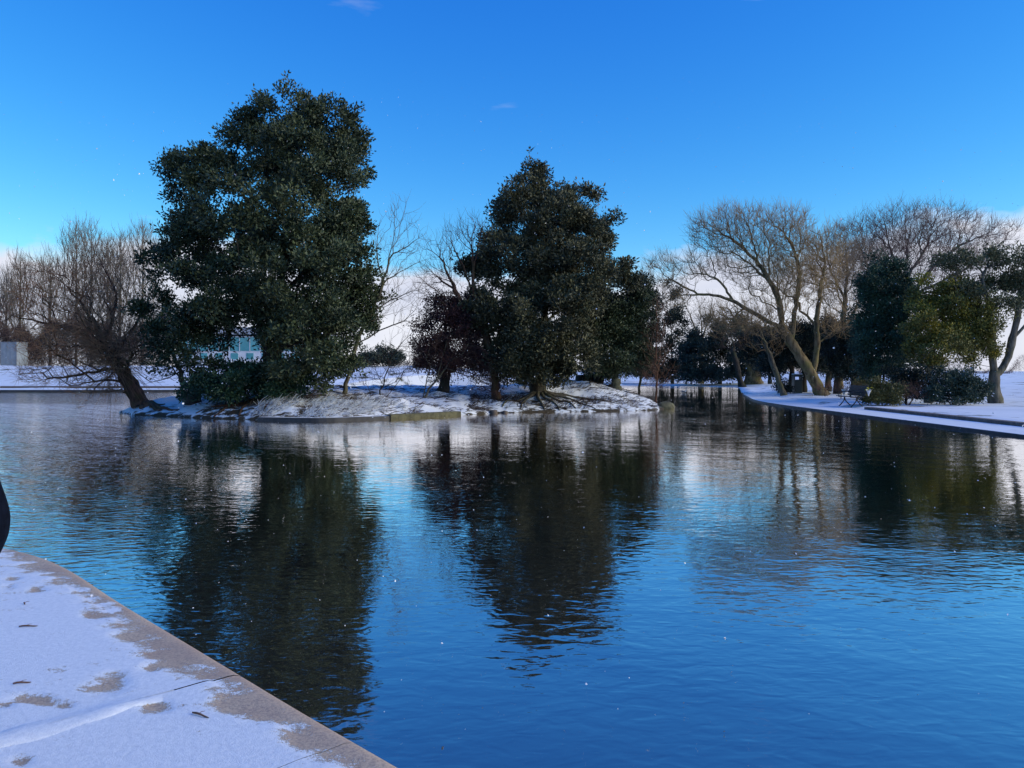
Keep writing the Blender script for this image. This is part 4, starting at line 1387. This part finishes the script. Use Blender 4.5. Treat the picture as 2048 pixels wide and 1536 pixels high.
for q in range(5):
    boxes('back_slat', [((0.24 + 0.032 * q, 0, 0.53 + q * 0.092), (0.03, BLEN, 0.078))], M['slat'], bench)
for s_ in (-1, 1):
    y_ = s_ * 0.62
    segs = [[(-0.30, y_, 0.43), (0.20, y_, 0.42), (0.26, y_, 0.50), (0.42, y_, 0.96)],
            [(-0.02, y_, 0.42), (-0.04, y_, 0.25), (-0.20, y_, 0.06), (-0.28, y_, 0.0)], [(-0.02, y_, 0.42), (0.02, y_, 0.25), (0.20, y_, 0.06), (0.28, y_, 0.0)],
            [(-0.28, y_, 0.43), (-0.27, y_, 0.62), (-0.10, y_, 0.66), (0.30, y_, 0.66)]]
    v, fs = merge([tube_np(resample(np.array(g), 0.06), np.full(len(resample(np.array(g), 0.06)), 0.024), 6) for g in segs])
    mobj('iron_leg', np_mesh('iron_leg', v, fs, M['iron']), bench)


def bouquet(label, loc, petal, n, seed, tilt):
    r = np.random.default_rng(seed)
    o = root('bouquet', loc, label, 'flowers')
    an = np.arange(10) * 0.6283
    cone = [(0.025, 0.0), (0.05, 0.12), (0.12, 0.30), (0.15, 0.36)]
    v = np.concatenate([np.stack([np.cos(an) * a, np.sin(an) * a, np.full(10, z)], 1) for a, z in cone])
    v[30:, 2] += np.where(np.arange(10) % 2, 0.03, -0.02)
    i = (np.arange(3)[:, None] * 10 + np.arange(10)[None]).ravel()
    j = (np.arange(3)[:, None] * 10 + (np.arange(10)[None] + 1) % 10).ravel()
    mobj('wrapping', np_mesh('wrapping', v, [np.stack([i, j, j + 10, i + 10], 1)], M['wrap']), o)
    heads = np.stack([r.normal(0, .075, n), r.normal(0, .075, n), r.uniform(.36, .50, n)], 1)
    vs = []
    for h in heads:
        pts = [np.array([0, 0, 0.02])]
        fs_ = []
        for q in range(8):
            a = q * 0.785
            pts += [np.array([math.cos(a - .3) * .03, math.sin(a - .3) * .03, 0.012]), np.array([math.cos(a) * .058, math.sin(a) * .058, 0.0]),
                    np.array([math.cos(a + .3) * .03, math.sin(a + .3) * .03, 0.012])]
            fs_.append([0, q * 3 + 1, q * 3 + 2, q * 3 + 3])
        vs.append((np.array(pts) + h, np.array(fs_)))
    for vv, ff in vs:
        mobj('flower', np_mesh('flower', vv, [ff], petal, smooth=False), o)
    sv, sf = twigs_np(np.zeros((n, 3)) + np.array([0, 0, 0.02]), heads * 0.5, heads, 0.004)
    mobj('stems', np_mesh('stems', sv, [sf], M['stem']), o)
    o.rotation_euler = tilt
    o.scale = (0.75, 0.75, 0.75)
    return o


bz = gz(BX, BY)
bouquet('bunch of yellow flowers tied at the near end of the bench back', (BX + 0.36, BY - 0.93, bz + 0.50), M['yellow_fl'], 16, 3, (0.25, -0.1, 0))
bouquet('bunch of white flowers in pale wrapping at the far end of the bench', (BX + 0.02, BY + 0.80, bz + 0.47), M['white_fl'], 12, 4, (-0.1, 0.1, 0))

# ------------------------------------------------------------------ litter bin under the evergreens
M['bin'] = plain_mat('dark_green_bin', (0.014, 0.030, 0.026), 0.45, 0.15, 6.0)
bx_, by_ = (1594 - CX) / F * 53.0, 53.0
lb_ = root('litter_bin', (bx_, by_, gz(bx_, by_)), 'dark green litter bin under the evergreens left of the willow trunk', 'bin')
boxes('body', [((0, 0, 0.48), (0.56, 0.56, 0.92))], M['bin'], lb_, 0.03)
boxes('hood', [((0, 0, 1.22), (0.60, 0.60, 0.16)), ((-0.25, 0, 1.04), (0.06, 0.54, 0.22)), ((0.25, 0, 1.04), (0.06, 0.54, 0.22))], M['bin'], lb_, 0.02)
boxes('snow_cap', [((0, 0, 1.325), (0.56, 0.56, 0.05))], M['snow_path'], lb_, 0.02)

# ------------------------------------------------------------------ things on the far bank at the left
M['shed'] = plain_mat('pale_grey_metal', (0.24, 0.28, 0.32), 0.5, 0.12, 1.5)
M['trim'] = plain_mat('grey_metal_trim', (0.20, 0.22, 0.24), 0.5, 0.1, 3.0)
M['lampm'] = plain_mat('dark_lamp_paint', (0.03, 0.034, 0.036), 0.45, 0.15, 3.0)
M['glass'] = plain_mat('lamp_glass', (0.45, 0.46, 0.45), 0.2, 0.05, 3.0)
p = W(29, 727, 104)
z_ = gz(p[0], 104)
sh = root('storage_unit', (p[0], 104, z_), 'pale grey ribbed metal storage unit at the edge of the brown thicket', 'shed')
boxes('body', [((0, 0, 1.55), (2.05, 2.4, 3.1))], M['shed'], sh, 0.02)
for q in range(11):
    boxes('rib', [((-0.9 + q * 0.18, -1.225, 1.55), (0.07, 0.05, 2.95))], M['shed'], sh, 0.01)
boxes('roof', [((0, 0, 3.16), (2.2, 2.55, 0.12))], M['trim'], sh, 0.02)
for s_ in (-1, 1):
    boxes('corner_post', [((s_ * 1.06, -1.22, 1.55), (0.08, 0.10, 3.1))], M['trim'], sh, 0.01)
p = W(183, 728, 111)
z_ = gz(p[0], 111)
lamp = root('street_lamp', (p[0], 111, z_), 'tall dark lamp post with a short arm among the poplars', 'street lamp')
v, f = tube_np(np.array([[0, 0, 0], [0, 0, 1.2], [0, 0, 1.25], [0, 0, 10.6]]), np.array([0.13, 0.13, 0.085, 0.06]), 10)
mobj('post', np_mesh('post', v, [f], M['lampm']), lamp)
v, f = tube_np(resample(np.array([[0, 0, 10.5], [0.1, 0, 10.72], [0.5, 0, 10.8], [1.1, 0, 10.8]]), 0.1), 0.04, 8) if False else tube_np(np.array([[0, 0, 10.5], [0.1, 0, 10.72], [0.5, 0, 10.8], [1.1, 0, 10.8]]), np.full(4, 0.045), 8)
mobj('arm', np_mesh('arm', v, [f], M['lampm']), lamp)
hd = boxes('lamp_head', [((1.35, 0, 10.81), (0.75, 0.30, 0.14))], M['trim'], lamp, 0.04)
boxes('lens', [((1.38, 0, 10.725), (0.5, 0.22, 0.04))], M['glass'], hd, 0.01)
p = W(147, 728, 100)
mp_ = root('marker_post', (p[0], 100, gz(p[0], 100)), 'short pale marker post on the snowy bank below the lamp post', 'post')
boxes('post', [((0, 0, 0.35), (0.14, 0.14, 0.7))], M['shed'], mp_, 0.01)
boxes('cap', [((0, 0, 0.73), (0.17, 0.17, 0.05))], M['wrap'], mp_, 0.01)

# the building glimpsed through the gap in the big evergreen
M['teal'] = plain_mat('teal_glass', (0.10, 0.33, 0.36), 0.12, 0.2, 0.4)
M['render_w'] = plain_mat('white_render', (0.62, 0.64, 0.68), 0.7, 0.06, 1.0)
M['roofm'] = plain_mat('pale_grey_roof', (0.42, 0.45, 0.50), 0.5, 0.1, 0.6)
M['dgrey'] = plain_mat('dark_grey_cladding', (0.10, 0.12, 0.14), 0.5, 0.15, 0.8)
bp = W(500, 735, 140)
bz_ = gz(bp[0], 140) - 0.1
bd = root('building', (bp[0], 140, bz_), 'modern building with teal glass and white walls behind the biggest evergreen', 'building')
boxes('wall', [((0, 5, 2.9), (27, 10, 5.8))], M['render_w'], bd, 0.03)
boxes('roof', [((0, 4.9, 6.35), (28, 11.4, 0.5)), ((-2, 5.5, 7.05), (16, 8, 0.9))], M['roofm'], bd, 0.05)
boxes('plinth', [((0, -0.06, 0.55), (27.1, 0.12, 1.1))], M['dgrey'], bd, 0.01)
for q in range(14):
    pn = boxes('glass_panel', [((-12.15 + q * 1.87, -0.05, 4.35), (1.74, 0.10, 2.5))], M['teal'], bd, 0.01)
    boxes('mullion', [((-12.15 + q * 1.87 + 0.935, -0.09, 4.35), (0.10, 0.16, 2.6))], M['render_w'], pn, 0.01)
for q in range(9):
    w1 = boxes('window', [((-11.2 + q * 2.8, -0.04, 2.05), (1.3, 0.08, 1.3))], M['teal'], bd, 0.01)
    boxes('sill', [((-11.2 + q * 2.8, -0.10, 1.36), (1.5, 0.18, 0.08))], M['render_w'], w1, 0.01)
fp = W(490, 733, 112)
fn = root('railing', (fp[0], 112, gz(fp[0], 112)), 'pale post and rail fence in front of the teal glass building', 'fence')
for q in range(9):
    boxes('post', [((-8 + q * 2.0, 0, 0.55), (0.12, 0.12, 1.15))], M['wrap'], fn, 0.01)
for zz in (0.45, 0.95):
    boxes('rail', [((0, -0.08, zz), (16.3, 0.05, 0.12))], M['wrap'], fn, 0.01)


# ------------------------------------------------------------------ people
def skin_mesh(name, joints, edges, mat, parent, sub=2):
    """a continuous limb-and-trunk surface grown round a skeleton; joints = (x, y, z, rx, ry)"""
    me = bpy.data.meshes.new(name)
    me.from_pydata([j[:3] for j in joints], edges, [])
    o = bpy.data.objects.new(name, me)
    link(o, parent)
    o.modifiers.new('skin', 'SKIN')
    for q, j in enumerate(joints):
        sv_ = me.skin_vertices[0].data[q]
        sv_.radius = (j[3], j[4])
        sv_.use_root = q == 0
    s = o.modifiers.new('sub', 'SUBSURF')
    s.levels = s.render_levels = sub
    me.materials.append(mat)
    return o


M['skin'] = plain_mat('skin', (0.50, 0.32, 0.24), 0.55, 0.08, 20.0)
M['navy'] = plain_mat('navy_coat', (0.003, 0.005, 0.012), 0.9, 0.3, 40.0, bump=0.002)
M['navy'].node_tree.nodes['Principled BSDF'].inputs['Specular IOR Level'].default_value = 0.08
M['black_cloth'] = plain_mat('black_cloth', (0.010, 0.010, 0.013), 0.8, 0.2, 40.0)
M['orange'] = plain_mat('orange_jacket', (0.80, 0.10, 0.03), 0.6, 0.1, 20.0)
M['pinkish'] = plain_mat('dull_pink_trousers', (0.22, 0.10, 0.10), 0.8, 0.15, 20.0)
M['hair'] = plain_mat('brown_hair', (0.030, 0.020, 0.014), 0.6, 0.3, 40.0)
M['shoe'] = plain_mat('dark_shoe', (0.015, 0.013, 0.012), 0.5, 0.2, 20.0)


def person(label, loc, rz, coat, legs, elbow, stride, group=None):
    o = root('person', loc, label, 'person', group)
    o.rotation_euler = (0, 0, rz)
    ex, ey, ez = elbow
    st = stride
    feet = [(-0.10, st, 0.09), (0.10, -st, 0.09)]
    J = [(0, 0, 0.96, .13, .11), (0, 0, 1.14, .125, .10), (0, 0.0, 1.34, .155, .11), (0, 0, 1.46, .07, .065), (0, 0.005, 1.52, .052, .055), (0, 0.02, 1.60, .072, .088), (0, 0.02, 1.69, .068, .08)]
    E = [(0, 1), (1, 2), (2, 3), (3, 4), (4, 5), (5, 6)]
    for s_, ft in ((-1, feet[0]), (1, feet[1])):
        k0 = len(J)
        J += [(s_ * .19, 0, 1.40, .06, .06), (s_ * ex, ey, ez, .046, .046), (s_ * (ex - .13), ey + .15, ez - .15, .034, .034), (s_ * (ex - .19), ey + .20, ez - .19, .028, .036)]
        E += [(2, k0), (k0, k0 + 1), (k0 + 1, k0 + 2), (k0 + 2, k0 + 3)]
        k1 = len(J)
        J += [(s_ * .10, 0, .86, .095, .10), (s_ * .10, ft[1] * .55 + .03, .50, .065, .068), (ft[0] * 1.0 if s_ < 0 else ft[0], ft[1], .10, .042, .046), (ft[0], ft[1] + .13, .045, .04, .035)]
        E += [(0, k1), (k1, k1 + 1), (k1 + 1, k1 + 2), (k1 + 2, k1 + 3)]
    body = skin_mesh('body', J, E, M['skin'], o)
    # coat: trunk and sleeves
    C = [(0, 0, 0.84, .185, .15), (0, 0, 1.0, .175, .145), (0, 0, 1.16, .165, .135), (0, 0, 1.36, .185, .14), (0, 0, 1.47, .085, .08)]
    CE = [(0, 1), (1, 2), (2, 3), (3, 4)]
    for s_ in (-1, 1):
        k0 = len(C)
        C += [(s_ * .20, 0, 1.40, .082, .08), (s_ * ex, ey, ez, .068, .066), (s_ * (ex - .17), ey + .17, ez - .17, .056, .056)]
        CE += [(3, k0), (k0, k0 + 1), (k0 + 1, k0 + 2)]
    skin_mesh('coat', C, CE, coat, o)
    T = [(0, 0, 0.93, .15, .125)]
    TE = []
    for s_, ft in ((-1, feet[0]), (1, feet[1])):
        k0 = len(T)
        T += [(s_ * .10, 0, .84, .112, .115), (s_ * .10, ft[1] * .55 + .03, .50, .08, .083), (ft[0], ft[1], .13, .062, .066)]
        TE += [(0, k0), (k0, k0 + 1), (k0 + 1, k0 + 2)]
    skin_mesh('trousers', T, TE, legs, o)
    for ft in feet:
        skin_mesh('shoe', [(ft[0], ft[1] - .05, .05, .045, .045), (ft[0], ft[1] + .05, .05, .048, .042), (ft[0], ft[1] + .17, .04, .04, .03)], [(0, 1), (1, 2)], M['shoe'], o, 1)
    skin_mesh('hair', [(0, -.035, 1.60, .075, .07), (0, -.02, 1.69, .085, .09), (0, 0.03, 1.745, .07, .075)], [(0, 1), (1, 2)], M['hair'], o)
    for s_ in (-1, 1):
        boxes('eye', [((s_ * .03, 0.108, 1.635), (.022, .012, .012))], M['shoe'], body, 0.004)
    boxes('nose', [((0, 0.118, 1.605), (.022, .03, .04))], M['skin'], body, 0.008)
    boxes('mouth', [((0, 0.104, 1.562), (.045, .012, .010))], M['pinkish'], body, 0.003)
    return o


person('person in a dark navy coat at the edge of the picture, elbow bent', (-1.790, 2.15, 0.155), 0.0, M['navy'], M['black_cloth'], (0.345, -0.03, 1.12), 0.03)
pp_ = W(1526, 760, 128)
person('person in a bright orange jacket walking on the far snowy field', (pp_[0], 128, gz(pp_[0], 128)), 2.2, M['orange'], M['pinkish'], (0.27, 0.0, 1.14), 0.16)

# a gull resting on the channel
M['gull'] = plain_mat('white_feather', (0.78, 0.78, 0.76), 0.7, 0.05, 20.0)
M['gullb'] = plain_mat('grey_feather', (0.35, 0.36, 0.38), 0.7, 0.1, 20.0)
M['beak'] = plain_mat('yellow_beak', (0.6, 0.35, 0.05), 0.5, 0.1, 20.0)
gp = W(1368, 785, 60.0)
gl = root('gull', (gp[0], 60.0, 0.0), 'white gull floating on the dark channel beyond the island tip', 'bird')
skin_mesh('body', [(-.02, 0, .07, .085, .08), (.13, 0, .09, .06, .06), (.17, 0, .19, .035, .035), (.20, 0, .25, .042, .042), (-.18, 0, .10, .05, .03), (-.30, 0, .12, .03, .012)],
          [(0, 1), (1, 2), (2, 3), (0, 4), (4, 5)], M['gull'], gl)
for s_ in (-1, 1):
    skin_mesh('wing', [(.08, s_ * .075, .11, .02, .05), (-.10, s_ * .08, .12, .018, .05), (-.32, s_ * .03, .14, .008, .02)], [(0, 1), (1, 2)], M['gullb'], gl, 1)
skin_mesh('beak', [(.235, 0, .25, .012, .012), (.29, 0, .24, .006, .005)], [(0, 1)], M['beak'], gl, 1)

# twigs lying on the frosted pavement
TW = [((38, 1252), (75, 1250), 'reddish twig on the frost nearest the navy coat'), ((26, 1366), (62, 1362), 'short thick brown twig lying alone on the frost'),
      ((385, 1424), (417, 1433), 'thin dark twig on the frost below the swept ridge'), ((48, 1205), (50, 1207), 'tiny dark seed case on the frost by the edge')]
for (a, b_, lab) in TW:
    pts = []
    for q in np.linspace(0, 1, 6):
        x_, y_ = a[0] + (b_[0] - a[0]) * q, a[1] + (b_[1] - a[1]) * q
        yy = F * (H - 0.17) / (y_ - HY)
        pts.append([(x_ - CX) / F * yy, yy, 0.168 + 0.003 * math.sin(q * 5)])
    pts = np.array(pts)
    v, f = tube_np(pts - pts[0], np.array([.004, .005, .005, .004, .004, .002]), 5)
    side = twigs_np((pts[2] - pts[0])[None], (pts[2] - pts[0])[None] + np.array([[.008, .012, .004]]), (pts[2] - pts[0])[None] + np.array([[.02, .02, .003]]), 0.002)
    vv, ff = merge([(v, f), side])
    tag(mobj('twig', np_mesh('twig', vv, ff, M['tw_red']), loc=pts[0]), lab, 'twig')

# ------------------------------------------------------------------ falling snow
r = np.random.default_rng(99)
NF = 5000
yy = 1.6 + 26.0 * r.random(NF) ** 0.75
fx = (r.uniform(-120, 2170, NF) - CX) / F * yy
fz = r.uniform(0.05, 1.0, NF) ** 1.3 * (1.0 + yy * 0.42)
ok = (fz > 0.25)
cen = np.stack([fx, yy, fz], 1)[ok]
n = len(cen)
size = 0.0020 + 0.0052 * r.random(n) ** 2.6
size[cen[:, 1] < 4] *= 0.55
vs, fs, nn = [], [], 0
PL = 2
for q in range(PL):
    t1 = norm(r.normal(size=(n, 3)))
    t2 = norm(np.cross(t1, r.normal(size=(n, 3))))
    an = np.arange(6) * math.pi / 3
    rad_ = size[:, None] * r.uniform(0.55, 1.25, (n, 6))
    ring = cen[:, None] + rad_[..., None] * (np.cos(an)[None, :, None] * t1[:, None] + np.sin(an)[None, :, None] * t2[:, None])
    vs.append(ring.reshape(-1, 3))
    b_ = np.arange(n)[:, None] * 6 + nn
    fs += [np.concatenate([b_ + 0, b_ + 1, b_ + 2], 1), np.concatenate([b_ + 0, b_ + 2, b_ + 3], 1), np.concatenate([b_ + 0, b_ + 3, b_ + 4], 1), np.concatenate([b_ + 0, b_ + 4, b_ + 5], 1)]
    nn += n * 6
fm_, nt, b = mat_new('snowflake')
b.inputs['Base Color'].default_value = (0.86, 0.87, 0.90, 1)
b.inputs['Roughness'].default_value = 0.7
o = mobj('falling_snow', np_mesh('falling_snow', np.concatenate(vs), fs, fm_, smooth=False))
tag(o, 'loose snowflakes drifting down over the lake', 'snow', kind='stuff')
